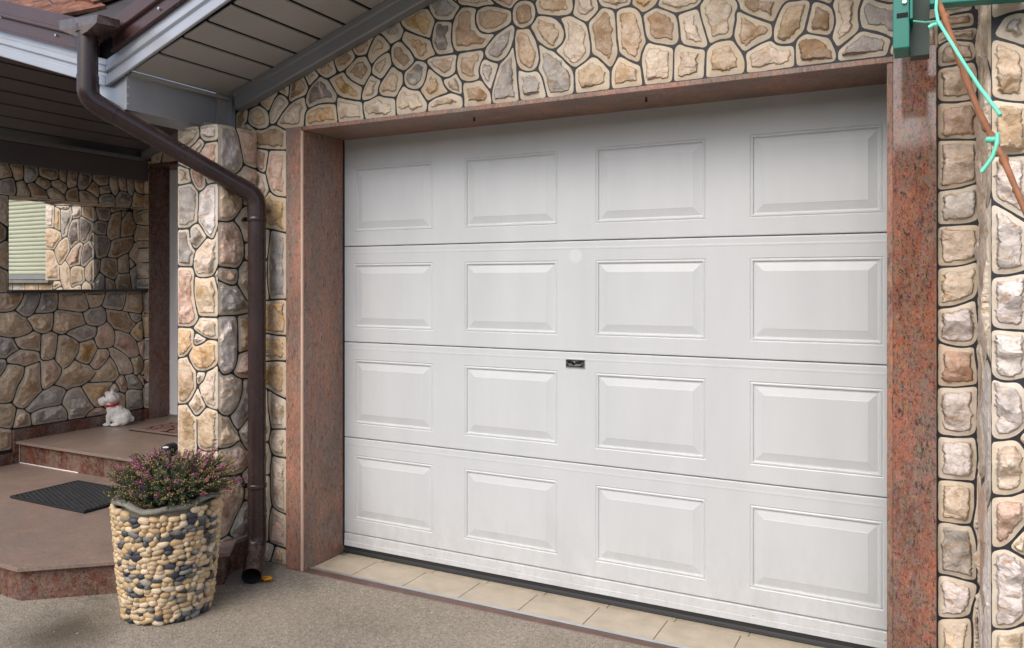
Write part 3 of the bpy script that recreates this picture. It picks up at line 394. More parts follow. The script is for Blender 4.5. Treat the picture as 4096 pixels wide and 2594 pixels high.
'pright': '3 2932,2 3152,2 3143,39 3122,78 3106,119 3093,127 3046,150 3009,175 3002,185 2932,174;7 3169,2 3195,1 3201,4 3201,112 3195,118 3150,121 3120,121 3118,116 3151,42 3162,7;4 3187,128 3198,127 3201,133 3200,321 3189,325 3107,336 3071,290 3046,258 3010,201 3016,182 3046,161 3091,137 3123,130;6 2932,185 2940,184 2998,194 3005,210 3041,267 3082,315 3097,342 3102,355 3108,424 3099,448 3077,483 3063,482 2934,499 2931,496 2931,385 2932,380 2945,373 2938,341 2931,328;0 3181,335 3198,334 3201,340 3201,526 3195,529 3159,523 3139,516 3125,506 3090,484 3112,444 3119,418 3111,349 3117,343;6 3046,494 3086,494 3142,527 3198,538 3201,541 3199,557 3154,582 3115,614 3081,664 3076,666 3053,651 3017,641 2940,643 2931,640 2932,509;4 3196,569 3200,569 3201,577 3201,778 3195,781 3174,781 3148,777 3133,771 3107,749 3081,724 3070,719 3084,679 3107,639 3138,604;1 2968,650 3009,649 3041,656 3063,667 3071,683 3063,718 3038,743 3002,804 2965,813 2952,820 2935,836 2931,834 2931,658 2943,652;4 3061,731 3077,734 3086,740 3133,782 3157,789 3186,790 3201,796 3201,976 3186,982 3147,985 3103,989 3101,938 3087,886 3059,842 3036,820 3014,807 3031,770;0 2992,815 3013,819 3029,827 3049,843 3065,866 3080,896 3090,925 3093,949 3092,990 3052,1005 3023,1029 2999,1025 2976,1022 2959,1026 2946,1039 2933,1058 2931,1054 2931,853 2953,830 2968,821;6 3199,989 3201,997 3200,1143 3150,1141 3081,1129 3070,1125 3068,1112 3061,1082 3052,1061 3034,1038 3042,1024 3060,1012 3090,1000;7 2965,1034 2991,1033 3016,1038 3040,1059 3054,1090 3060,1180 3057,1210 3060,1279 3051,1327 3030,1330 2937,1330 2931,1327 2931,1084 2950,1049;1 3070,1137 3142,1149 3200,1154 3201,1333 3200,1341 3193,1341 3144,1339 3064,1329 3063,1318 3068,1288;4 2932,1340 3063,1339 3132,1347 3198,1351 3201,1357 3200,1368 3157,1382 3145,1389 3121,1409 3106,1430 3056,1494 3030,1487 3004,1490 2932,1515;0 3196,1379 3200,1379 3201,1387 3201,1606 3186,1612 3108,1624 3088,1598 3069,1579 3074,1543 3064,1503 3066,1498 3125,1419 3141,1402 3157,1391;6 3007,1499 3039,1498 3058,1512 3063,1531 3063,1567 3057,1579 3033,1577 2986,1580 2949,1585 2932,1584 2931,1531 2935,1526 2962,1514;6 3046,1586 3070,1593 3092,1622 3105,1654 3105,1705 3089,1764 3067,1802 3029,1830 3001,1821 2937,1819 2931,1816 2931,1600 2940,1594;1 3196,1619 3201,1624 3200,1719 3114,1717 3112,1715 3116,1666 3111,1642 3112,1634 3123,1630;0 3112,1727 3195,1729 3201,1735 3201,1918 3198,1921 3183,1921 3135,1916 3123,1915 3097,1905 3069,1867 3040,1836 3069,1813 3085,1794;1 2932,1829 2985,1828 3021,1837 3036,1846 3066,1876 3094,1914 3095,1977 3073,1983 3050,1998 3000,2032 2988,2047 2932,2025;0 3106,1920 3135,1926 3197,1931 3201,1939 3201,1975 3200,1979 3194,1979 3129,1970 3104,1974;6 3124,1979 3189,1987 3200,1991 3201,2116 3189,2122 3163,2123 3108,2134 3095,2114 3080,2096 3059,2082 2998,2051 3008,2037 3073,1994;4 2932,2039 2939,2039 3029,2075 3070,2100 3092,2126 3098,2157 3071,2259 3061,2287 3041,2322 3036,2326 2940,2326 2931,2323;6 3172,2132 3198,2131 3201,2137 3201,2323 3192,2326 3081,2326 3057,2326 3052,2323 3070,2291 3079,2262 3108,2146 3132,2137',
'leftbeam': '4 3427,2157 3531,2156 3541,2158 3552,2180 3552,2207 3536,2269 3527,2284 3519,2285 3463,2269 3428,2253 3426,2243;0 3553,2157 3656,2157 3657,2180 3653,2197 3623,2250 3603,2276 3553,2257 3561,2207 3560,2175;3 3667,2157 3802,2157 3778,2208 3764,2221 3735,2234 3683,2266 3635,2251 3661,2200 3668,2177;0 3820,2157 3937,2157 3926,2191 3881,2224 3860,2236 3822,2249 3788,2220 3786,2213 3795,2189 3811,2163;3 3952,2157 4046,2157 4041,2243 4033,2272 3983,2253 3955,2236 3940,2212 3937,2191 3946,2163;1 4057,2157 4212,2156 4215,2165 4211,2194 4177,2218 4139,2236 4097,2248 4053,2243 4050,2237;4 4228,2157 4367,2157 4368,2204 4362,2228 4356,2234 4338,2243 4305,2243 4261,2233 4237,2221 4224,2201 4224,2165;5 4378,2157 4508,2157 4522,2182 4530,2204 4521,2234 4513,2247 4504,2253 4493,2263 4470,2273 4422,2279 4412,2277 4407,2264 4374,2219;2 4522,2157 4649,2157 4650,2264 4644,2267 4620,2267 4603,2268 4585,2274 4563,2288 4555,2290 4534,2233 4538,2202;5 2605,2160 2780,2160 2772,2243 2750,2352 2744,2377 2739,2384 2646,2384 2637,2381 2604,2288;1 2800,2160 2943,2159 2952,2162 2931,2279 2907,2372 2904,2381 2898,2384 2775,2384 2766,2381 2775,2282 2790,2198;1 2974,2160 2992,2161 3046,2224 3104,2301 3157,2380 3157,2383 3153,2384 3108,2384 2923,2383 2922,2369 2937,2294 2961,2198;3 3020,2160 3263,2160 3255,2210 3224,2344 3214,2382 3195,2384 3186,2381 3092,2268 3052,2212;0 3277,2160 3405,2159 3413,2166 3414,2381 3408,2384 3369,2384 3233,2383 3243,2315;1 3922,2205 3929,2205 3948,2246 3948,2264 3942,2279 3878,2314 3869,2307 3855,2303 3821,2293 3827,2259 3875,2238;2 4213,2205 4217,2208 4224,2222 4224,2246 4216,2299 4203,2306 4169,2332 4165,2329 4151,2304 4134,2282 4109,2256 4153,2241;3 3772,2226 3784,2227 3811,2251 3818,2265 3815,2281 3803,2296 3738,2316 3727,2317 3694,2271 3721,2253;1 4234,2232 4279,2248 4331,2256 4314,2303 4309,2314 4292,2307 4228,2293;0 4369,2235 4373,2235 4397,2265 4406,2296 4384,2385 4380,2390 4353,2390 4321,2389 4319,2339 4314,2324 4339,2265 4349,2251;4 4528,2244 4551,2306 4546,2324 4542,2384 4536,2390 4503,2390 4485,2390 4479,2387 4485,2306 4493,2275;1 3961,2254 4022,2277 4031,2289 4030,2312 4033,2339 4041,2381 4040,2389 4029,2390 3960,2390 3954,2387 3953,2342 3946,2293;5 4051,2253 4086,2255 4103,2265 4142,2307 4158,2339 4158,2375 4154,2389 4146,2390 4054,2389 4041,2336 4039,2284;4 3628,2259 3671,2271 3693,2285 3713,2310 3722,2338 3711,2387 3705,2390 3613,2389 3614,2318 3612,2291 3616,2274;1 3427,2265 3496,2289 3524,2295 3518,2335 3499,2364 3492,2390 3427,2389;2 3547,2268 3593,2283 3603,2291 3606,2330 3603,2387 3597,2390 3567,2390 3510,2390 3504,2384 3505,2373 3523,2347 3535,2295;2 4603,2277 4644,2276 4650,2279 4650,2381 4647,2390 4599,2390 4554,2390 4551,2387 4551,2369 4554,2327 4566,2300 4582,2286;3 4477,2280 4482,2282 4474,2327 4469,2389 4401,2390 4395,2387 4395,2378 4417,2289;3 3934,2295 3942,2312 3945,2387 3939,2390 3891,2390 3885,2384 3887,2336 3884,2322;3 3811,2304 3819,2303 3864,2315 3874,2326 3879,2342 3876,2387 3870,2390 3789,2390 3724,2389 3723,2375 3731,2341 3730,2329;3 4225,2307 4242,2306 4289,2316 4300,2320 4308,2333 4307,2389 4248,2390 4173,2390 4167,2387 4169,2346 4210,2313;5 2605,2329 2621,2383 2610,2384 2604,2381',
'leftlow': '1 3406,273 3498,271 3519,274 3518,417 3475,426 3413,450 3409,456 3416,458 3492,430 3507,427 3518,428 3531,460 3552,571 3515,612 3489,611 3426,617 3412,620 3409,624 3423,627 3468,622 3512,623 3527,635 3539,668 3553,718 3566,749 3593,788 3605,815 3612,859 3611,873 3549,895 3508,899 3492,904 3472,857 3406,774;1 2605,275 2816,275 2817,286 2811,349 2792,470 2789,483 2784,490 2740,495 2608,417 2604,400;1 2833,275 3020,275 3021,286 3006,382 2979,508 2883,526 2809,492 2808,460 2814,400;3 3040,275 3105,274 3117,277 3173,362 3218,440 3218,447 3208,455 3130,512 3063,556 2994,511 3018,367 3036,283;1 3139,275 3395,275 3396,328 3376,437 3370,452 3348,457 3270,448 3236,440 3175,345 3145,291;1 3535,422 3665,422 3666,433 3656,507 3627,535 3616,542 3611,551 3598,552 3562,566 3539,455 3532,432;4 3679,422 3948,421 3951,427 3950,471 3938,504 3916,530 3902,546 3879,539 3861,541 3789,541 3738,535 3669,514 3666,499 3675,427;4 3961,422 4098,421 4107,436 4131,460 4181,485 4181,489 4155,517 4136,545 4089,625 4067,663 4059,670 4017,670 3996,667 3951,649 3924,604 3915,574 3913,551 3950,501 3959,474;6 4111,422 4325,421 4326,427 4294,450 4251,481 4233,479 4197,481 4156,465 4138,453 4112,428;1 4345,422 4455,421 4464,424 4461,541 4457,561 4418,579 4380,586 4297,585 4280,518 4261,487;4 4474,422 4634,422 4635,454 4626,571 4623,577 4611,575 4545,592 4515,595 4486,594 4468,566;2 4648,423 4650,430 4650,595 4649,600 4641,601 4638,592 4636,584 4628,578 4633,575 4637,561 4644,436;0 2605,432 2645,452 2730,505 2671,629 2644,680 2610,688 2604,685;1 3235,452 3315,466 3325,470 3325,473 3273,589 3215,687 3197,708 3187,708 3176,702 3112,663 3075,571 3179,489;2 3373,464 3382,465 3396,481 3395,711 3361,740 3354,742 3276,721 3234,709 3232,701 3255,649 3304,554 3356,471;2 4207,488 4236,487 4257,499 4270,519 4281,550 4284,571 4283,593 4289,599 4308,631 4349,668 4346,672 4317,679 4212,685 4122,694 4074,670 4160,525 4184,498;0 2785,500 2796,499 2813,506 2867,533 2871,538 2871,556 2846,732 2786,768 2777,767 2759,756 2684,704 2659,683 2680,635 2746,509 2751,505;3 2977,521 2993,524 3062,569 3098,662 3058,701 2979,766 2970,769 2947,762 2859,730 2868,658 2890,539 2898,535;4 3658,524 3672,523 3694,533 3733,543 3780,549 3882,550 3903,559 3907,582 3917,609 3941,651 3927,670 3904,683 3882,691 3840,706 3797,684 3773,677 3758,677 3675,604 3639,565 3617,555 3647,528;1 3601,560 3634,573 3703,642 3749,680 3742,698 3736,730 3732,892 3726,898 3687,887 3622,870 3616,818 3604,788 3569,731 3559,708 3544,653 3535,629 3526,618 3530,609 3554,585 3576,571;3 4450,578 4466,578 4476,595 4479,619 4476,640 4466,684 4448,720 4414,726 4405,716 4381,684 4369,677 4401,640 4408,624 4414,593 4423,592;4 4603,587 4620,586 4628,590 4629,613 4613,645 4573,698 4535,726 4518,722 4491,721 4464,721 4461,718 4474,690 4481,663 4489,605 4535,603;0 4390,593 4401,592 4404,595 4401,619 4390,638 4368,664 4363,666 4357,663 4337,645 4313,623 4300,596;3 4639,614 4647,613 4650,619 4650,694 4647,697 4618,701 4605,715 4596,712 4584,706 4582,701 4624,645;1 3955,662 3991,675 4056,679 4086,688 4147,720 4168,741 4194,778 4200,783 4204,782 4204,776 4173,733 4141,705 4152,700 4215,694 4272,693 4353,682 4376,692 4406,734 4374,814 4357,845 4319,891 4287,847 4257,817 4220,791 4180,792 4130,840 4114,840 4068,856 4012,888 3977,851 3962,840 3920,822 3915,823 3916,830 3951,844 3976,861 4022,920 4040,956 4047,979 4047,1024 4046,1029 4029,1039 4001,1062 3947,1089 3930,1096 3906,1091 3885,1096 3880,1092 3866,971 3855,919 3865,890 3907,843 3911,808 3886,755 3850,713 3907,692 3930,679 3943,665;1 3106,680 3120,682 3180,718 3171,811 3156,910 3152,921 3146,924 3050,951 3021,958 3013,954 2991,850 2982,778 3032,735;6 3766,686 3794,692 3816,703 3856,732 3878,761 3899,800 3899,837 3861,880 3845,912 3804,902 3765,902 3748,906 3731,926 3729,964 3725,972 3693,985 3595,1002 3580,1008 3575,1002 3509,965 3494,953 3488,941 3486,931 3489,922 3502,911 3539,906 3575,897 3604,884 3624,880 3732,909 3738,907 3743,844 3744,745 3747,715 3754,692;3 2641,692 2651,695 2714,737 2774,782 2759,897 2752,908 2717,930 2676,952 2616,946 2604,940 2604,703 2610,697;1 4621,710 4644,709 4650,712 4650,784 4649,788 4647,786 4642,756 4625,730 4616,723;3 4564,716 4575,715 4589,719 4618,735 4634,761 4638,778 4641,799 4634,834 4609,875 4603,876 4587,871 4515,859 4513,856 4537,804 4547,771 4550,757 4544,731;4 3196,719 3216,718 3234,721 3353,755 3378,850 3396,937 3390,943 3342,967 3286,993 3169,924 3177,832;0 3391,728 3395,728 3396,733 3396,862 3394,869 3389,853 3366,754 3367,749;0 4435,731 4517,731 4538,743 4539,766 4532,792 4516,830 4486,875 4436,915 4385,945 4344,967 4308,961 4306,956 4325,930 4324,902 4369,843 4390,801 4405,758 4421,735;3 2851,743 2939,770 2963,779 2970,787 2985,871 2996,962 2948,987 2940,988 2926,981 2817,928 2776,906 2772,901 2772,880 2787,784 2794,776;4 3406,792 3430,816 3464,863 3476,884 3482,908 3475,939 3418,947 3410,951 3410,956 3479,950 3501,970 3529,989 3577,1010 3568,1019 3558,1027 3527,1092 3502,1094 3406,1116;6 4186,800 4217,800 4259,830 4291,864 4312,900 4317,925 4309,938 4289,957 4260,958 4228,959 4216,965 4162,869 4149,850 4139,843;6 4645,827 4649,827 4650,835 4650,1018 4645,1020 4625,1002 4608,994 4596,992 4584,994 4581,985 4604,912 4605,886 4616,882 4641,841;2 4111,851 4125,850 4144,858 4207,964 4213,968 4199,983 4174,1046 4133,1037 4076,1025 4057,1025 4052,965 4045,942 4020,898 4053,874;6 4504,866 4563,874 4596,886 4596,907 4571,986 4571,999 4507,1061 4502,1071 4483,1074 4429,1095 4407,1102 4367,1107 4373,1078 4373,1042 4370,1016 4356,973 4418,938 4458,910;1 3772,911 3789,910 3830,917 3847,930 3851,941 3861,997 3872,1101 3835,1121 3820,1128 3785,1113 3750,1108 3747,1105 3741,1012 3741,931 3752,915;1 2758,917 2766,916 2783,923 2867,965 2927,998 2931,1003 2915,1059 2870,1188 2867,1194 2850,1201 2826,1213 2812,1209 2742,1180 2734,1161 2709,1069 2688,964 2695,956;2 3148,935 3162,934 3170,938 3269,998 3279,1009 3257,1137 3161,1185 3149,1187 3106,1119 3059,1028 3033,970 3043,965;1 2605,956 2613,955 2655,961 2669,965 2673,970 2697,1057 2721,1171 2718,1180 2695,1187 2616,1210 2604,1210;1 3391,956 3395,956 3396,964 3396,1239 3392,1241 3329,1190 3270,1138 3291,1009 3306,997;6 4231,968 4287,967 4317,970 4343,977 4355,992 4365,1051 4362,1090 4354,1112 4343,1131 4306,1172 4291,1181 4271,1161 4213,1143 4211,1106 4205,1082 4183,1052 4207,989;1 3001,974 3008,977 3065,1067 3128,1193 3092,1209 3009,1238 2998,1239 2902,1200 2884,1190 2946,1003 2952,997;1 3730,980 3732,985 3733,1030 3738,1084 3737,1113 3681,1138 3650,1116 3587,1098 3538,1091 3569,1029 3606,1006 3650,1002 3698,993;2 4594,1001 4613,1004 4629,1015 4634,1025 4641,1051 4625,1181 4584,1159 4535,1115 4522,1095 4513,1071 4552,1028 4576,1010;4 4066,1034 4128,1045 4167,1057 4184,1067 4192,1077 4200,1099 4200,1138 4196,1146 4168,1148 4132,1158 4122,1162 4112,1173 4105,1164 4091,1161 3985,1131 3961,1119 3943,1104 3948,1099 3986,1082 4010,1067 4042,1040;1 4648,1065 4650,1072 4650,1423 4647,1429 4636,1428 4635,1411 4643,1330 4643,1270 4635,1243 4625,1235 4631,1224;3 4486,1082 4507,1083 4512,1099 4524,1114 4567,1158 4540,1170 4524,1186 4512,1201 4487,1254 4438,1262 4431,1270 4419,1265 4360,1277 4282,1287 4298,1242 4298,1191 4337,1155 4363,1121 4415,1109;1 3502,1103 3561,1102 3606,1111 3648,1126 3674,1146 3668,1170 3660,1186 3627,1233 3631,1242 3601,1251 3541,1295 3521,1289 3471,1283 3411,1285 3410,1290 3415,1293 3495,1294 3518,1298 3537,1306 3559,1326 3584,1364 3596,1388 3607,1428 3414,1429 3406,1428 3405,1423 3405,1129 3408,1126;1 3898,1103 3922,1104 3940,1113 3955,1127 3979,1139 4108,1175 4094,1196 4076,1263 4020,1270 3870,1294 3847,1275 3845,1198 3839,1157 3832,1136 3850,1124;1 3754,1118 3777,1120 3806,1130 3825,1147 3834,1183 3837,1270 3834,1273 3810,1268 3723,1267 3685,1266 3650,1242 3634,1238 3664,1197 3686,1149 3707,1134;1 3256,1151 3271,1155 3389,1256 3375,1423 3369,1426 3294,1426 3225,1426 3219,1423 3183,1309 3159,1204 3164,1197;4 4171,1157 4221,1156 4244,1160 4269,1171 4280,1184 4286,1199 4287,1249 4274,1278 4247,1313 4217,1301 4188,1295 4140,1294 4128,1283 4087,1263 4102,1202 4115,1182 4129,1169;4 4561,1169 4584,1168 4601,1178 4622,1193 4623,1210 4617,1234 4597,1232 4556,1242 4506,1252 4501,1250 4526,1197 4538,1182;0 2728,1190 2744,1193 2803,1218 2814,1225 2814,1249 2799,1387 2793,1423 2790,1426 2697,1426 2628,1426 2622,1423 2610,1312 2610,1228 2613,1222 2629,1217;2 2869,1205 2879,1205 2975,1241 2992,1248 2996,1256 3012,1324 3027,1423 3021,1426 2964,1426 2814,1426 2805,1423 2829,1225;4 3139,1205 3144,1210 3171,1300 3198,1423 3189,1426 3072,1426 3048,1426 3042,1423 3024,1339 3012,1252 3023,1245 3049,1235;1 4600,1241 4626,1249 4635,1285 4635,1318 4625,1428 4485,1429 4480,1428 4479,1420 4472,1358 4463,1322 4449,1282 4436,1271 4544,1254;4 3640,1250 3654,1255 3674,1268 3696,1297 3713,1331 3728,1376 3735,1423 3729,1429 3645,1429 3624,1429 3618,1426 3604,1385 3588,1351 3564,1318 3549,1303 3610,1256;1 4048,1274 4097,1277 4121,1289 4131,1303 4127,1332 4091,1428 3957,1429 3883,1428 3881,1339 3874,1304 3882,1300 3944,1293;4 3695,1277 3804,1276 3850,1287 3862,1302 3870,1330 3873,1357 3872,1428 3745,1428 3737,1373 3725,1336;4 4411,1277 4421,1277 4439,1286 4451,1313 4464,1363 4470,1411 4469,1428 4308,1429 4290,1429 4287,1426 4286,1409 4264,1343 4250,1319 4276,1301 4287,1297 4311,1291 4379,1284;1 4144,1304 4179,1303 4200,1306 4232,1316 4243,1326 4257,1348 4277,1409 4278,1423 4272,1429 4236,1429 4102,1428 4102,1418 4126,1362',
'leftjamb': '0 2605,1437 2622,1436 2625,1442 2617,1560 2606,1567 2604,1562;1 2641,1437 2846,1437 2850,1517 2850,1595 2798,1621 2699,1660 2690,1656 2628,1562 2637,1454;3 2863,1437 2988,1436 2998,1438 3029,1530 3045,1589 3048,1601 3038,1606 2946,1616 2880,1616 2871,1613 2862,1598;0 3019,1437 3272,1437 3267,1568 3218,1597 3120,1649 3110,1650 3071,1617 3061,1600 3030,1496;1 3286,1437 3494,1437 3495,1583 3491,1588 3445,1611 3354,1652 3279,1577 3276,1565 3282,1454;1 2620,1578 2636,1596 2688,1673 2676,1769 2658,1778 2618,1792 2604,1784 2604,1592 2606,1585;4 3265,1587 3276,1589 3350,1665 3375,1763 3352,1785 3296,1825 3246,1826 3195,1823 3083,1810 3115,1671 3121,1662 3144,1649;1 3490,1602 3494,1602 3495,1610 3494,1810 3485,1816 3478,1816 3411,1778 3387,1763 3366,1679 3367,1671 3442,1626;4 2848,1614 2860,1615 2871,1628 2894,1750 2825,1798 2772,1829 2765,1830 2748,1820 2689,1774 2688,1760 2698,1680 2764,1647;0 2989,1623 3059,1623 3105,1664 3071,1801 3063,1805 3018,1790 2908,1750 2889,1664 2886,1640 2889,1634;1 2902,1761 2999,1797 3062,1824 3066,1829 3055,1884 2937,1991 2928,1997 2916,1994 2804,1956 2778,1856 2782,1842;3 3382,1779 3393,1781 3473,1827 3477,1835 3483,1895 3480,1904 3448,1932 3373,1989 3342,2009 3335,2010 3295,1966 3294,1934 3304,1836 3323,1819;6 2674,1785 2687,1788 2765,1845 2790,1949 2787,1964 2706,2036 2687,2050 2680,2050 2607,2009 2604,2003 2605,1839 2625,1802;1 3079,1833 3195,1832 3285,1841 3288,1850 3282,1955 3278,1960 3264,1964 3168,1979 3146,1977 3070,1885 3072,1853;1 3058,1899 3078,1916 3143,1989 3150,2042 3153,2144 3147,2150 3033,2150 2979,2150 2971,2146 2937,2009 2964,1979;0 3490,1923 3494,1926 3495,1934 3494,2149 3360,2150 3351,2147 3343,2031 3401,1981;1 2800,1968 2919,2006 2928,2018 2958,2141 2957,2149 2847,2150 2697,2150 2692,2149 2688,2138 2693,2062;0 3280,1974 3287,1974 3297,1982 3333,2030 3333,2147 3324,2150 3210,2150 3177,2150 3171,2147 3162,2075 3158,1998 3219,1982;4 2605,2022 2624,2031 2678,2067 2678,2149 2613,2150 2604,2147',
'recess': '4 4252,1402 4335,1401 4344,1404 4344,1554 4343,1559 4324,1573 4304,1589 4298,1588 4252,1520;1 4354,1402 4443,1401 4452,1404 4452,1425 4437,1512 4433,1520 4422,1524 4382,1544 4354,1552;3 4462,1402 4598,1402 4599,1443 4578,1589 4576,1591 4566,1585 4478,1580 4462,1612 4458,1698 4454,1712 4422,1711 4372,1717 4332,1716 4312,1700 4307,1623 4303,1603 4350,1566 4428,1533 4444,1541 4462,1580 4470,1581 4452,1536 4441,1525 4451,1484;4 4612,1402 4710,1401 4719,1404 4719,1620 4715,1631 4675,1645 4642,1658 4634,1645 4589,1618 4582,1601 4595,1547;5 4252,1541 4286,1585 4299,1623 4302,1692 4301,1697 4293,1699 4271,1706 4254,1704 4251,1701;1 4486,1588 4566,1596 4574,1606 4575,1638 4570,1695 4569,1737 4565,1756 4560,1755 4518,1740 4492,1727 4467,1710 4470,1614 4480,1594;1 4585,1628 4625,1651 4632,1659 4634,1673 4611,1698 4583,1715 4578,1713;1 4711,1642 4718,1642 4719,1650 4719,1809 4716,1821 4712,1826 4687,1832 4629,1857 4624,1850 4615,1819 4576,1763 4579,1729 4626,1695 4645,1673 4645,1664 4662,1661;5 4294,1708 4311,1710 4327,1724 4361,1729 4376,1762 4389,1803 4397,1859 4371,1881 4361,1901 4341,1902 4296,1900 4273,1904 4256,1913 4251,1911 4251,1800 4259,1778 4269,1719 4274,1715;3 4426,1720 4466,1723 4508,1747 4550,1762 4571,1774 4607,1825 4617,1866 4616,1907 4608,1908 4572,1902 4464,1881 4433,1870 4408,1856 4397,1798 4374,1731 4380,1725;3 4717,1834 4719,1842 4718,2039 4712,2038 4667,2006 4639,2011 4616,2050 4606,2092 4604,2120 4569,2121 4563,2118 4548,2094 4507,2042 4504,2014 4497,1950 4495,1897 4613,1918 4619,1927 4625,1960 4645,1997 4652,2000 4654,1994 4632,1953 4626,1905 4627,1870 4666,1849;3 4408,1867 4432,1880 4481,1894 4485,1899 4489,1962 4497,2028 4497,2109 4495,2116 4488,2118 4463,2110 4408,2087 4402,2062 4384,2027 4382,2008 4368,1962 4365,1935 4369,1906 4378,1888 4391,1874;5 4297,1909 4353,1911 4359,1914 4357,1941 4360,1967 4374,2013 4353,2019 4325,2021 4285,2024 4252,2005 4251,1929 4270,1915;5 4252,2018 4277,2032 4259,2114 4253,2131 4251,2127;4 4651,2017 4667,2017 4719,2055 4719,2145 4713,2148 4689,2148 4623,2145 4617,2142 4617,2085 4623,2055 4640,2024;5 4366,2026 4383,2040 4395,2070 4398,2103 4388,2132 4377,2136 4299,2133 4269,2133 4264,2131 4285,2041 4296,2031;5 4510,2063 4516,2066 4547,2107 4553,2119 4551,2124 4524,2124 4507,2120 4506,2094;1 4408,2101 4498,2131 4557,2133 4562,2139 4557,2142 4401,2139 4398,2133;1 4261,2143 4365,2145 4379,2149 4386,2159 4398,2148 4551,2151 4564,2156 4570,2174 4574,2171 4579,2155 4599,2154 4605,2157 4606,2174 4611,2177 4615,2174 4617,2157 4620,2154 4716,2157 4719,2163 4719,2253 4719,2295 4713,2301 4254,2301 4251,2292 4251,2154',
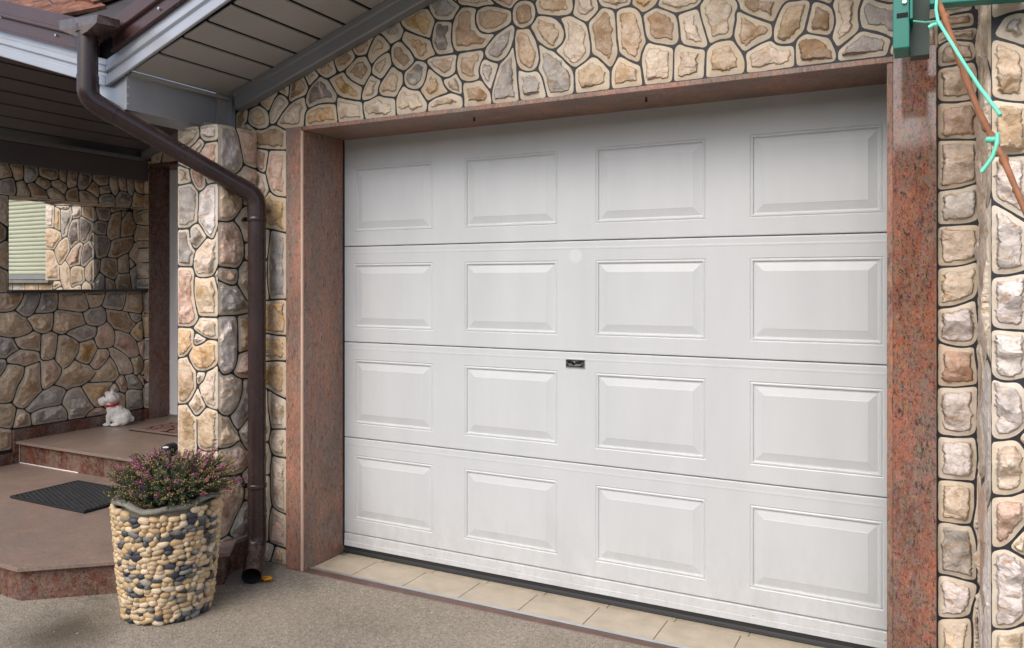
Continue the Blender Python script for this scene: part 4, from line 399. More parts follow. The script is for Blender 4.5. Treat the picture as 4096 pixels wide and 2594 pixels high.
'winwall': '4 -7498,1352 -7260,1352 -7259,1501 -7260,1509 -7265,1510 -7397,1510 -7409,1505 -7421,1510 -7498,1509;4 -7246,1352 -7071,1352 -7070,1420 -7077,1503 -7080,1509 -7088,1510 -7246,1509;1 -7060,1352 -6873,1352 -6872,1420 -6884,1504 -6888,1509 -6896,1510 -7066,1509 -7067,1492 -7062,1441;1 -6859,1352 -6120,1352 -6119,1420 -6122,1423 -6148,1424 -6153,1427 -6156,1467 -6162,1482 -6174,1497 -6225,1521 -6235,1518 -6266,1498 -6277,1479 -6279,1432 -6284,1424 -6289,1430 -6293,1480 -6296,1486 -6341,1483 -6373,1473 -6399,1460 -6421,1467 -6432,1490 -6439,1517 -6440,1600 -6444,1626 -6447,1638 -6460,1658 -6501,1695 -6558,1653 -6590,1657 -6615,1689 -6660,1779 -6707,1789 -6743,1792 -6772,1791 -6773,1525 -6767,1522 -6680,1522 -6629,1530 -6576,1532 -6583,1573 -6584,1633 -6582,1644 -6576,1646 -6573,1639 -6572,1567 -6565,1529 -6550,1496 -6532,1466 -6506,1432 -6505,1425 -6512,1426 -6551,1468 -6560,1471 -6665,1438 -6668,1435 -6669,1415 -6673,1412 -6690,1511 -6872,1510 -6875,1504 -6861,1411;5 -6142,1436 -6125,1435 -6119,1438 -6119,1510 -6120,1514 -6123,1514 -6144,1490 -6149,1480 -6144,1464;1 -6667,1449 -6557,1483 -6556,1487 -6571,1517 -6574,1521 -6644,1519 -6679,1512 -6671,1456;1 -6406,1472 -6398,1471 -6379,1481 -6346,1491 -6281,1495 -6269,1507 -6237,1529 -6247,1565 -6250,1591 -6245,1630 -6264,1635 -6287,1645 -6362,1648 -6403,1638 -6429,1622 -6431,1534 -6428,1507 -6416,1477;1 -6157,1493 -6153,1493 -6139,1509 -6119,1537 -6119,1696 -6120,1701 -6127,1701 -6160,1689 -6178,1677 -6221,1642 -6234,1635 -6239,1576 -6232,1547 -6225,1536 -6214,1526 -6195,1520 -6168,1505;6 -6436,1634 -6406,1647 -6373,1656 -6329,1659 -6311,1657 -6305,1660 -6292,1746 -6266,1822 -6271,1835 -6291,1845 -6318,1845 -6362,1825 -6417,1790 -6492,1706 -6491,1699 -6455,1666;5 -6256,1643 -6228,1649 -6175,1691 -6124,1713 -6119,1717 -6120,1779 -6139,1814 -6169,1847 -6181,1859 -6187,1860 -6198,1851 -6251,1828 -6268,1791 -6287,1723 -6293,1660 -6290,1654;1 -6577,1664 -6558,1664 -6523,1689 -6481,1731 -6440,1783 -6446,1843 -6459,1875 -6469,1889 -6480,1893 -6494,1894 -6508,1890 -6560,1867 -6591,1847 -6649,1785 -6627,1731 -6610,1700 -6590,1669;1 -6673,1793 -6662,1792 -6646,1800 -6629,1822 -6598,1854 -6554,1882 -6551,1888 -6554,1915 -6564,1938 -6626,1963 -6658,1970 -6680,1975 -6725,1978 -6767,1978 -6773,1972 -6773,1807 -6752,1801 -6719,1800;5 -6430,1794 -6368,1834 -6308,1858 -6319,1960 -6320,2044 -6326,2047 -6344,2044 -6404,2038 -6442,1989 -6460,1953 -6470,1903 -6451,1881 -6442,1860;1 -6121,1803 -6119,1810 -6119,1915 -6138,1926 -6158,1909 -6170,1903 -6178,1890 -6175,1868 -6131,1819;5 -6259,1838 -6252,1838 -6200,1861 -6189,1874 -6189,1890 -6180,1905 -6151,1926 -6137,1951 -6134,1981 -6135,2007 -6163,2013 -6211,2033 -6285,2064 -6308,2047 -6308,1936 -6299,1864 -6295,1856 -6269,1846;4 -6541,1890 -6496,1904 -6482,1906 -6467,1963 -6447,1998 -6420,2033 -6408,2057 -6407,2074 -6422,2146 -6426,2153 -6434,2149 -6456,2130 -6474,2126 -6493,2124 -6557,2134 -6563,2131 -6558,2068 -6558,1999 -6560,1984 -6557,1954 -6543,1908;2 -6121,1928 -6119,1933 -6119,1996 -6120,2003 -6122,1996 -6126,1961 -6133,1937;2 -6571,1952 -6567,1952 -6566,1957 -6568,1972 -6569,2086 -6575,2134 -6582,2139 -6643,2160 -6645,2044 -6650,1981;7 -6667,1982 -6662,1984 -6659,1996 -6656,2029 -6652,2169 -6674,2173 -6756,2178 -6770,2179 -6773,2173 -6773,1993 -6758,1987 -6692,1986;2 -6145,2018 -6125,2017 -6119,2020 -6120,2130 -6134,2134 -6257,2143 -6275,2143 -6278,2140 -6279,2098 -6283,2075;7 -6397,2051 -6341,2053 -6311,2059 -6298,2067 -6290,2092 -6290,2140 -6293,2146 -6311,2146 -6377,2152 -6412,2151 -6399,2085;1 -6505,2135 -6462,2138 -6446,2149 -6446,2155 -6461,2158 -6578,2165 -6629,2170 -6633,2168 -6628,2165 -6584,2149;0 -6148,2144 -6122,2143 -6119,2149 -6119,2290 -6122,2299 -6764,2299 -6772,2298 -6773,2293 -6773,2197 -6767,2188 -6467,2167 -6437,2167 -6428,2181 -6413,2164 -6299,2155 -6291,2156 -6288,2172 -6284,2175 -6280,2172 -6277,2156 -6263,2152',
'strip': '4 -6019,422 -5945,421 -5936,424 -5937,639 -5972,640 -6020,619;3 -5971,650 -5942,649 -5936,652 -5936,838 -5937,846 -5942,847 -5976,840 -6013,831 -6020,826 -6020,673 -6015,663;4 -6019,842 -6008,841 -5957,853 -5943,857 -5936,862 -5937,1029 -5957,1030 -5990,1027 -6013,1023 -6019,1017;1 -6019,1034 -5948,1039 -5936,1045 -5937,1239 -5978,1240 -6014,1237 -6019,1233;4 -6019,1247 -5942,1249 -5936,1252 -5937,1446 -6011,1447 -6019,1443;4 -6118,1457 -5939,1456 -5936,1465 -5937,1539 -6116,1537 -6119,1528;0 -6118,1547 -6041,1546 -5937,1550 -5937,1674 -6065,1676 -6070,1679 -6067,1683 -6029,1686 -5954,1687 -5939,1687 -5936,1693 -5937,1803 -6118,1800;1 -6118,1814 -5939,1813 -5936,1816 -5936,1831 -5936,1858 -5939,1864 -6116,1867 -6119,1861;3 -5956,1874 -5939,1873 -5936,1879 -5937,1998 -6014,1997 -6097,2009 -6116,2011 -6119,2005 -6118,1877;1 -6001,2006 -5945,2008 -5936,2014 -5936,2137 -5942,2140 -5990,2140 -6044,2132 -6118,2118 -6119,2026 -6110,2020;1 -6118,2129 -6002,2148 -5937,2150 -5936,2257 -5938,2264 -5945,2266 -6101,2278 -6118,2277;0 -5965,2276 -5939,2275 -5936,2281 -5937,2466 -6008,2467 -6023,2465 -6086,2464 -6113,2464 -6119,2461 -6118,2288;1 -6118,2474 -5939,2476 -5936,2485 -5937,2559 -6116,2560 -6119,2551',
'backtop': '0 -5930,2535 -5815,2535 -5781,2648 -5775,2672 -5776,2680 -5930,2632;0 -5798,2535 -5551,2535 -5547,2564 -5547,2696 -5549,2703 -5567,2715 -5599,2734 -5610,2735 -5757,2687 -5762,2680 -5778,2624;1 -5537,2535 -5314,2535 -5319,2588 -5337,2684 -5342,2703 -5349,2708 -5421,2708 -5533,2700 -5538,2579;0 -5294,2535 -5166,2534 -5157,2537 -5157,2660 -5160,2720 -5166,2735 -5211,2756 -5258,2776 -5327,2716 -5313,2609 -5298,2540;4 -5141,2535 -4963,2535 -4962,2543 -4974,2612 -5002,2733 -5011,2764 -5022,2768 -5102,2746 -5144,2731 -5148,2711 -5148,2645;1 -4940,2535 -4852,2535 -4800,2666 -4777,2743 -4855,2788 -4898,2811 -4908,2813 -4995,2768 -4974,2657 -4953,2573;6 -4832,2535 -4624,2535 -4620,2588 -4626,2711 -4629,2717 -4648,2731 -4692,2759 -4759,2742 -4802,2632;3 -4607,2535 -4381,2535 -4380,2543 -4389,2576 -4425,2693 -4437,2732 -4443,2735 -4545,2723 -4610,2710 -4611,2582;0 -4361,2535 -4254,2534 -4227,2585 -4152,2753 -4240,2779 -4332,2801 -4427,2746 -4391,2619;3 -4232,2535 -3958,2535 -3960,2543 -4028,2676 -4063,2734 -4136,2746 -4198,2622 -4232,2542;2 -3935,2535 -3879,2534 -3871,2538 -3834,2669 -3813,2771 -3817,2779 -3906,2828 -3912,2831 -3920,2827 -4018,2760 -4046,2736 -3990,2627;4 -3848,2535 -3634,2535 -3633,2711 -3638,2736 -3666,2756 -3706,2785 -3717,2789 -3796,2772 -3828,2654 -3849,2546;3 -3617,2535 -3607,2535 -3606,2543 -3606,2726 -3609,2735 -3620,2731 -3621,2723 -3621,2600;3 -5546,2715 -5536,2727 -5517,2762 -5521,2763 -5546,2755 -5585,2740 -5582,2736;1 -5512,2718 -5403,2717 -5338,2721 -5267,2788 -5273,2834 -5275,2841 -5278,2841 -5489,2773 -5495,2764;0 -4619,2724 -4524,2735 -4452,2747 -4440,2753 -4480,2854 -4519,2935 -4531,2944 -4559,2953 -4619,2932 -4650,2918 -4665,2855 -4680,2768 -4675,2761;3 -5156,2742 -5044,2775 -5038,2779 -5059,2842 -5083,2902 -5130,2889 -5265,2843 -5255,2790;0 -3632,2745 -3610,2748 -3606,2756 -3606,2966 -3607,2970 -3610,2970 -3656,2950 -3672,2942 -3705,2801 -3700,2794;2 -4076,2748 -4062,2747 -4051,2751 -3958,2814 -3921,2843 -3924,2888 -3929,2904 -4011,2981 -4034,3003 -4044,3008 -4127,2983 -4133,2971 -4140,2861 -4140,2762 -4137,2759;3 -4766,2754 -4758,2753 -4696,2769 -4662,2918 -4667,2928 -4726,2983 -4779,2973 -4883,2953 -4890,2909 -4896,2828 -4893,2822 -4853,2799;1 -4421,2766 -4344,2807 -4338,2816 -4329,2909 -4326,3008 -4330,3013 -4346,3022 -4389,3002 -4485,2954 -4506,2939 -4477,2872;0 -4172,2775 -4159,2775 -4155,2783 -4149,2864 -4146,2981 -4156,2989 -4209,3017 -4287,3009 -4303,3006 -4311,2996 -4323,2867 -4323,2813 -4299,2804;2 -5009,2778 -4982,2788 -4911,2825 -4905,2858 -4896,2947 -4898,2950 -4948,2941 -5001,2930 -5072,2905 -5058,2870 -5016,2786;0 -3803,2784 -3729,2798 -3719,2803 -3684,2942 -3686,2949 -3761,3009 -3785,3027 -3792,3026 -3894,2927 -3913,2904 -3915,2897 -3907,2842;1 -3926,2919 -3911,2926 -3870,2963 -3795,3044 -3815,3156 -3822,3158 -3885,3146 -3978,3128 -3988,3123 -4029,3023 -4024,3010;1 -4655,2934 -4645,2934 -4570,2961 -4566,2981 -4567,3013 -4614,3005 -4711,2986 -4701,2972;4 -4520,2952 -4422,2999 -4363,3033 -4359,3041 -4366,3052 -4387,3049 -4553,3016 -4550,2964;3 -3677,2958 -3667,2958 -3637,2970 -3612,2981 -3606,2987 -3606,3053 -3621,3185 -3625,3193 -3633,3194 -3714,3179 -3792,3164 -3800,3160 -3789,3065 -3785,3045 -3771,3029;1 -4142,2994 -4131,2993 -4066,3012 -4043,3022 -4002,3119 -4008,3122 -4048,3114 -4190,3085 -4194,3065 -4196,3024;3 -4319,3018 -4216,3027 -4204,3081 -4209,3083 -4231,3079 -4351,3055 -4343,3033',
'rstrip': '0 42,2 169,2 169,33 144,38 143,139 143,163 137,166 56,157 42,153;0 150,44 167,43 170,49 170,427 169,434 167,433 152,382 147,336 151,301 151,235 149,220;0 42,164 53,163 101,169 140,175 143,178 143,307 140,334 135,336 115,327 59,316 42,309;7 42,323 53,322 92,328 118,335 139,347 144,378 161,442 160,456 152,460 129,461 80,469 53,469 42,465;7 168,459 170,466 170,973 169,980 167,979 164,964 166,877 161,820 160,733 149,661 160,627 166,574;4 120,470 152,469 158,472 158,580 155,616 142,657 110,653 81,657 62,658 45,654 41,649 41,478 47,475 77,477;0 42,663 116,661 141,666 152,724 152,802 151,807 143,808 74,808 42,804;7 42,815 92,814 154,818 161,898 155,967 153,969 124,962 86,959 42,960;7 78,968 101,967 137,973 151,980 157,989 161,1144 159,1146 132,1140 107,1136 50,1135 41,1129 41,976 53,970;6 42,1142 89,1141 160,1154 161,1195 153,1255 152,1279 151,1283 146,1282 124,1277 104,1277 69,1283 42,1293;4 168,1194 170,1201 170,1300 169,1307 166,1304 158,1273;7 93,1286 125,1285 142,1289 153,1296 161,1312 164,1342 155,1444 151,1445 127,1433 82,1418 44,1414 41,1411 42,1304 66,1292;0 42,1422 88,1427 123,1440 154,1457 164,1489 167,1549 164,1576 159,1578 136,1569 106,1562 42,1557;0 42,1568 95,1567 127,1574 166,1589 170,1621 170,1690 166,1704 158,1708 125,1708 42,1704;7 42,1715 113,1714 140,1717 163,1727 170,1774 170,1828 166,1848 162,1851 109,1835 42,1830;0 42,1838 53,1837 110,1843 148,1853 162,1860 167,1903 167,1945 164,1996 158,2002 42,2010;6 141,2009 161,2011 164,2017 167,2104 160,2130 146,2140 92,2137 68,2140 47,2143 41,2140 42,2021 50,2017 89,2016;0 75,2147 128,2146 152,2152 161,2182 161,2239 151,2277 132,2274 86,2267 59,2266 41,2260 41,2158 51,2150;7 168,2238 170,2245 170,2371 168,2378 165,2370 158,2350 163,2317 163,2294 159,2282;0 42,2273 92,2275 150,2286 154,2291 158,2308 149,2344 143,2347 89,2359 71,2359 55,2351 41,2335;0 42,2349 51,2357 74,2367 106,2364 149,2353 161,2383 164,2392 158,2395 44,2395 41,2389;6 45,2405 149,2404 152,2413 149,2446 143,2449 89,2449 48,2442 44,2434;7 45,2450 95,2457 145,2459 146,2467 140,2491 129,2501 95,2518 47,2506 44,2497;0 156,2459 164,2458 167,2461 167,2491 165,2496 156,2493 152,2488;7 141,2504 164,2506 167,2515 167,2656 163,2657 143,2647 138,2640 120,2586 105,2529 111,2522;7 45,2516 73,2522 94,2531 125,2638 121,2643 110,2647 53,2662 44,2659;7 123,2654 139,2654 163,2669 167,2701 167,2737 163,2742 111,2774 104,2776 93,2772 45,2745 44,2677 50,2671;7 165,2756 167,2764 166,2889 159,2892 107,2879 91,2873 89,2863 107,2788 125,2776;0 45,2760 80,2776 98,2788 80,2854 71,2872 51,2865 44,2860;6 45,2874 65,2884 51,2935 46,2948 44,2944;7 78,2882 140,2896 161,2905 167,2926 167,2992 161,2995 134,2995 50,2995 44,2992 60,2933',
'rfront': '0 172,2 252,1 258,7 258,529 255,537 215,513 174,507 171,502;0 268,5 419,5 411,82 405,118 398,132 348,154 268,120;0 433,5 614,5 614,90 559,126 494,162 415,129 423,46 429,10;0 613,107 615,115 615,334 610,336 528,313 517,309 513,304 501,199 502,170 535,149;4 268,131 314,149 342,163 342,268 339,292 313,311 271,338 267,336;1 400,140 411,139 431,146 489,172 498,247 501,307 497,312 479,321 468,325 456,322 370,297 351,289 351,214 354,166 358,161;1 343,302 351,301 407,317 452,332 459,337 444,403 419,483 410,489 391,494 376,495 305,449 279,361 278,345;7 508,317 609,346 615,355 614,444 583,470 528,508 509,519 501,520 438,490 432,484 453,397 472,338 477,331;0 268,363 294,445 283,458 269,468 267,465;0 301,461 311,464 371,504 333,628 319,636 275,654 268,654 267,649 267,484 271,479;0 613,461 615,469 615,655 613,657 597,655 549,646 537,637 513,541 514,530 562,494;0 412,497 423,496 437,500 500,530 519,598 528,640 527,648 469,698 462,697 382,654 343,629 382,509 391,503;7 172,515 189,514 211,519 229,528 258,553 258,715 255,721 240,727 207,745 171,733;0 328,641 338,641 378,661 446,701 459,712 452,789 383,822 342,838 332,836 317,827 310,819 304,804 280,732 267,688 268,668;7 535,653 606,664 614,668 615,673 615,820 609,823 543,823 493,822 465,799 462,790 465,745 472,707;7 268,729 297,814 291,823 272,828 267,826;0 253,731 258,736 258,810 255,811 241,791 214,752 228,742;6 172,746 186,745 204,754 223,777 255,826 258,838 257,914 218,894 177,889 171,886;4 451,803 461,806 481,822 491,839 498,901 501,970 488,981 427,1016 405,1006 343,969 342,883 345,850 352,845;0 301,833 311,833 333,850 333,964 329,972 287,993 271,1001 267,1000 267,847 271,839;0 553,833 609,832 615,838 615,994 613,996 576,988 517,972 510,955 504,886 504,838 510,835;0 172,899 209,899 230,908 257,926 258,1021 242,1046 228,1060 189,1049 174,1051 171,1048;0 337,980 419,1025 423,1042 429,1114 421,1127 347,1179 338,1185 331,1182 275,1145 267,1132 268,1013;7 508,980 602,1004 611,1007 615,1012 614,1146 538,1173 529,1173 442,1122 435,1099 432,1057 433,1025;6 256,1040 258,1045 258,1083 256,1086 248,1079 238,1064;7 184,1058 207,1060 230,1070 258,1105 258,1189 245,1212 234,1225 215,1220 195,1220 173,1230 171,1227 171,1072 175,1061;0 433,1130 479,1154 524,1182 501,1279 485,1329 446,1353 434,1352 341,1283 339,1273 339,1225 344,1194;0 268,1152 317,1184 333,1198 330,1276 326,1281 311,1287 275,1305 267,1303;0 610,1160 614,1160 615,1168 614,1347 609,1351 600,1351 525,1333 504,1327 501,1318 535,1184;7 190,1229 219,1228 252,1237 258,1243 258,1363 252,1366 231,1367 173,1371 171,1369 171,1243;0 334,1289 424,1356 435,1369 420,1465 352,1491 306,1504 271,1485 267,1477 267,1375 276,1315 281,1311;4 490,1337 567,1351 606,1363 615,1411 615,1507 601,1517 546,1540 518,1551 512,1550 432,1468 435,1423 445,1367;7 253,1373 257,1373 258,1381 258,1531 252,1534 209,1523 189,1522 174,1522 171,1516 171,1396 174,1381 192,1375;7 418,1478 429,1480 509,1562 504,1639 498,1654 470,1674 414,1681 382,1682 297,1687 294,1684 312,1519 319,1511;1 268,1496 278,1499 302,1515 291,1624 281,1685 276,1696 269,1701 267,1696;0 610,1523 614,1523 615,1531 615,1717 610,1719 557,1683 518,1655 513,1648 513,1615 519,1564 524,1560;7 175,1532 213,1531 248,1541 258,1546 258,1672 221,1701 179,1731 173,1734 171,1732 171,1543;0 505,1661 554,1691 615,1735 615,1840 610,1844 557,1866 527,1878 517,1878 477,1840 459,1816 475,1691 482,1677;7 256,1685 258,1693 258,1864 252,1867 219,1865 177,1870 172,1869 171,1861 171,1759 174,1744;0 436,1688 456,1687 459,1693 456,1762 448,1814 396,1828 327,1840 318,1837 308,1823 267,1762 270,1720 276,1708 288,1699;6 268,1785 272,1787 311,1841 318,1864 318,1960 295,1982 273,1999 268,2000 267,1996;7 448,1826 456,1828 493,1866 511,1887 510,1897 486,1951 432,1981 399,1975 331,1959 327,1942 327,1858 334,1853 366,1843;1 607,1856 614,1856 615,1861 615,2041 608,2042 554,2000 503,1952 501,1945 505,1931 524,1890;1 196,1874 240,1873 255,1876 258,1882 258,2011 255,2014 219,2020 175,2033 171,2032 171,1882 175,1877;7 487,1961 500,1967 541,1998 591,2041 615,2068 615,2092 612,2101 543,2143 501,2167 473,2150 463,2136 447,2056 438,1990;6 322,1970 414,1987 425,1991 428,1997 444,2080 450,2134 441,2140 396,2143 306,2143 268,2103 268,2021 285,1999;1 256,2021 258,2029 258,2167 220,2189 178,2207 173,2207 171,2185 172,2045 210,2029;1 613,2111 615,2119 615,2317 606,2317 535,2292 507,2281 504,2245 505,2180;0 268,2118 295,2145 297,2152 294,2263 291,2299 286,2303 269,2310 267,2305;1 424,2150 458,2150 494,2177 495,2284 477,2305 434,2340 426,2341 388,2328 331,2310 304,2298 303,2236 309,2158 315,2155 354,2152;4 253,2180 257,2180 258,2185 257,2271 228,2275 204,2269 198,2260 178,2226 179,2217;7 172,2268 217,2280 257,2282 257,2364 172,2364;1 499,2294 543,2305 608,2327 615,2332 615,2500 609,2503 550,2510 510,2515 496,2514 444,2461 441,2443 438,2353;7 292,2309 327,2317 428,2354 432,2392 432,2455 378,2482 303,2512 268,2490 267,2326 270,2320;1 175,2375 206,2375 206,2379 189,2404 180,2419 174,2418;0 232,2375 255,2374 258,2380 258,2527 255,2533 229,2546 210,2554 203,2553 178,2544 174,2539 174,2443 182,2430;4 433,2471 444,2473 489,2521 465,2653 457,2666 441,2674 381,2656 307,2628 306,2524 310,2519 331,2510;7 268,2504 272,2504 294,2518 297,2524 297,2623 295,2630 285,2638 269,2649 267,2644;0 598,2513 612,2512 615,2518 614,2673 576,2707 517,2682 477,2662 474,2656 499,2531 507,2524;1 256,2543 258,2551 258,2686 254,2691 236,2700 220,2697 216,2677 213,2614 216,2563;1 175,2553 200,2561 204,2566 204,2686 200,2697 189,2701 174,2695;7 298,2639 359,2657 422,2681 431,2687 413,2754 395,2808 388,2819 371,2832 363,2833 273,2812 268,2808 267,2665 275,2655;7 463,2672 470,2672 521,2693 570,2716 578,2723 612,2812 574,2849 555,2860 499,2844 406,2811 418,2765 445,2684;0 613,2687 615,2695 615,2782 613,2786 606,2770 586,2717;7 205,2705 224,2708 235,2715 256,2754 258,2764 257,2820 209,2850 176,2868 174,2860 174,2782 198,2710;7 268,2822 276,2821 303,2827 353,2840 363,2845 372,2926 374,2994 268,2994;0 394,2825 467,2843 550,2871 552,2887 549,2920 540,2983 534,2995 388,2994 384,2983 381,2950 375,2845 378,2836;1 613,2825 615,2833 615,2992 609,2995 552,2995 549,2986 565,2867;0 253,2834 257,2834 258,2839 258,2946 254,2948 225,2920 197,2888 190,2876;7 175,2883 222,2926 256,2967 257,2994 175,2994',
'rside': '7 -3195,5 -2956,4 -2947,7 -2977,229 -3006,400 -3008,411 -3015,419 -3111,458 -3120,456 -3132,444 -3196,115;7 -2931,5 -2716,4 -2707,7 -2707,136 -2709,151 -2710,289 -2713,337 -2810,491 -2837,531 -2843,533 -2906,488 -2992,418 -2968,229;7 -2691,5 -2677,4 -2674,13 -2674,352 -2675,359 -2680,358 -2699,335 -2701,325 -2695,55;7 -3195,186 -3151,427 -3152,438 -3163,443 -3190,454 -3196,448;7 -2709,359 -2700,363 -2676,387 -2674,394 -2674,874 -2675,878 -2680,877 -2753,836 -2812,799 -2833,559 -2802,503;6 -3003,434 -2853,549 -2846,557 -2842,571 -2824,778 -2824,808 -2873,891 -2920,881 -3045,843 -3099,822 -3112,814 -3112,616 -3110,598 -3108,485 -3102,476 -3086,468;0 -3141,461 -3132,465 -3124,478 -3124,823 -3189,950 -3194,959 -3196,952 -3196,484 -3192,476;7 -2814,824 -2702,884 -2676,900 -2674,907 -2674,1249 -2686,1255 -2769,1265 -2821,1270 -2856,1269 -2900,1217 -2905,1204 -2872,922 -2865,902;0 -3120,845 -3112,844 -3088,850 -2989,880 -2894,917 -2884,925 -2918,1206 -3018,1274 -3114,1332 -3181,1243 -3196,1048 -3196,997;0 -2919,1229 -2912,1229 -2902,1237 -2868,1278 -2863,1288 -2839,1474 -2821,1681 -2821,1711 -2823,1718 -2834,1725 -2948,1785 -2977,1756 -3059,1664 -3088,1627 -3106,1360 -3104,1353 -3081,1337;7 -3192,1262 -3184,1264 -3150,1308 -3125,1343 -3118,1363 -3100,1627 -3149,1695 -3182,1737 -3194,1740 -3196,1735 -3196,1273;0 -2691,1277 -2677,1276 -2674,1285 -2674,1753 -2676,1755 -2697,1749 -2788,1718 -2796,1713 -2800,1702 -2809,1639 -2833,1444 -2845,1297 -2842,1294 -2785,1285;0 -3093,1652 -3087,1653 -3061,1681 -2957,1802 -2965,1942 -2983,2164 -3001,2188 -3050,2238 -3174,2160 -3185,2153 -3187,2146 -3184,1912 -3175,1753 -3143,1710;0 -2811,1733 -2789,1736 -2690,1772 -2677,1780 -2674,1804 -2674,2086 -2677,2092 -2738,2133 -2852,2199 -2892,2217 -2969,2163 -2950,1867 -2943,1805;7 -3195,1764 -3193,1771 -3194,1916 -3196,1909;0 -2676,2123 -2674,2131 -2674,2530 -2723,2601 -2731,2605 -2777,2579 -2794,2527 -2842,2368 -2875,2239 -2784,2180;0 -3195,2168 -3189,2169 -3110,2222 -3058,2260 -3076,2527 -3081,2540 -3116,2589 -3158,2646 -3196,2608;7 -2979,2184 -2909,2225 -2892,2241 -2848,2383 -2798,2576 -2804,2583 -2896,2635 -2924,2649 -2930,2648 -3026,2567 -3064,2530 -3064,2491 -3046,2257;0 -3075,2555 -3060,2562 -2991,2616 -2953,2647 -2937,2664 -2935,2671 -2941,2827 -2956,2992 -2962,2995 -3046,2995 -3181,2995 -3187,2989 -3157,2677 -3153,2666 -3129,2630;7 -2676,2559 -2674,2566 -2674,2971 -2675,2978 -2677,2976 -2681,2944 -2719,2626;7 -2784,2597 -2735,2624 -2731,2629 -2689,2989 -2695,2995 -2842,2995 -2932,2995 -2938,2992 -2932,2824 -2920,2671 -2905,2659;7 -3195,2643 -3181,2653 -3166,2674 -3191,2895 -3193,2916 -3195,2918 -3196,2911',
}

TONES = [srgb(224, 202, 176), srgb(212, 182, 146), srgb(214, 172, 116), srgb(180, 148, 114), srgb(176, 169, 162), srgb(142, 130, 124), srgb(214, 176, 152), srgb(232, 220, 212)]
def resample(P, n):
    L = [0]
    for a, b in zip(P, P[1:] + P[:1]): L.append(L[-1] + (Vector(b) - Vector(a)).length)
    out = []; k = 0
    for i in range(n):
        d = L[-1] * i / n
        while L[k+1] < d: k += 1
        f = (d - L[k]) / max(1e-9, L[k+1] - L[k])
        out.append(Vector(P[k]).lerp(Vector(P[(k+1) % len(P)]), f))
    return out
def stone_mesh(poly, O, U, V, N, rnd, apron, relief, step=.0085):
    P = [Vector((x/1000, y/1000)) for x, y in poly]
    n = max(16, int(sum((b-a).length for a, b in zip(P, P[1:]+P[:1])) / .010))
    P = resample(P, n)
    A = sum(a.x*b.y - b.x*a.y for a, b in zip(P, P[1:] + P[:1]))
    if A < 0: P = P[::-1]
    P = [(P[i-1] + P[i]*2 + P[(i+1) % n]) / 4 for i in range(n)]
    cc = sum(P, Vector((0, 0))) / n
    P = [p + (p - cc).normalized() * (.0014 * noise.noise(Vector((p.x, p.y, .7)) * 38) + .0007 * noise.noise(Vector((p.x, p.y, .2)) * 130)) for p in P]
    PX = np.array([(p.x, p.y) for p in P]); QX = np.roll(PX, -1, 0); D = QX - PX; L2 = (D**2).sum(1) + 1e-12
    lo, hi = PX.min(0), PX.max(0)
    step = max(step, math.sqrt((hi-lo).prod() / 700))
    g = np.stack(np.meshgrid(np.arange(lo[0], hi[0], step), np.arange(lo[1], hi[1], step*.87)), -1)
    g[1::2, :, 0] += step/2
    g = g.reshape(-1, 2) + np.array([[rnd.uniform(-.2, .2)*step, rnd.uniform(-.2, .2)*step] for _ in range(g.shape[0]*g.shape[1])])
    def dist(q):
        t = np.clip(((q[:,None]-PX[None])*D[None]).sum(2)/L2[None], 0, 1)
        return np.sqrt((((PX[None] + D[None]*t[...,None]) - q[:,None])**2).sum(2)).min(1)
    def inside(q):
        c = np.zeros(len(q), bool)
        for (x1, y1), (x2, y2) in zip(PX, QX):
            if y1 == y2: continue
            c ^= ((y1 > q[:,1]) != (y2 > q[:,1])) & (q[:,0] < (x2-x1)*(q[:,1]-y1)/(y2-y1) + x1)
        return c
    g = g[inside(g)]
    if len(g): g = g[dist(g) > step*.45]
    pts = [tuple(p) for p in PX] + [tuple(p) for p in g]
    res = delaunay_2d_cdt([Vector(p) for p in pts], [], [list(range(n))], 1, 1e-7)
    q = np.array([(v.x, v.y) for v in res[0]]); d = dist(q)
    seed = Vector((rnd.uniform(0, 90), rnd.uniform(0, 90), rnd.uniform(0, 90)))
    dm = d.max(); ap = min(apron, .38*dm) * rnd.uniform(.75, 1.25)
    c = q[d.argmax()]
    r0 = max(.02, dm)
    planes = []
    for _ in range(rnd.randint(5, 9)):
        a = rnd.uniform(0, 2*math.pi); planes.append((math.cos(a), math.sin(a), rnd.uniform(.2, 1.0), rnd.uniform(.5, 1.1)))
    vs, rock = [], []
    nb = []
    for (x, y), e in zip(q, d):
        w = noise.noise(Vector((x, y, 0))*24 + seed)*.9 + noise.noise(Vector((x, y, 0))*60 + seed)*.5
        k = (e - ap*(1 + .75*w)) / .009
        k = 0 if k < 0 else 1 if k > 1 else k*k*(3-2*k)
        u = max(0, min(1, (e - ap) / max(.006, .72*(dm - ap))))
        h = relief * (1 - (1-u)**3.6)
        for cx_, cy_, sl_, of in planes: h = min(h, relief*(of - sl_*((x-c[0])*cx_ + (y-c[1])*cy_)/r0))
        h = max(h, .12*relief)
        h += relief*(.16*noise.noise(Vector((x, y, 0))*30 + seed) + .12*noise.noise(Vector((x, y, 0))*75 + seed))
        edge = min(1, e/.003)
        z = .0004 + .0012*edge + .003*min(1, e/.02) + k*max(.002, h)
        vs.append(O + U*x + V*y + N*z); rock.append(k)
    me = bpy.data.meshes.new('stone'); me.from_pydata([tuple(v) for v in vs], [], [tuple(f) for f in res[2]])
    at = me.attributes.new('rock', 'FLOAT', 'POINT'); at.data.foreach_set('value', rock)
    return me
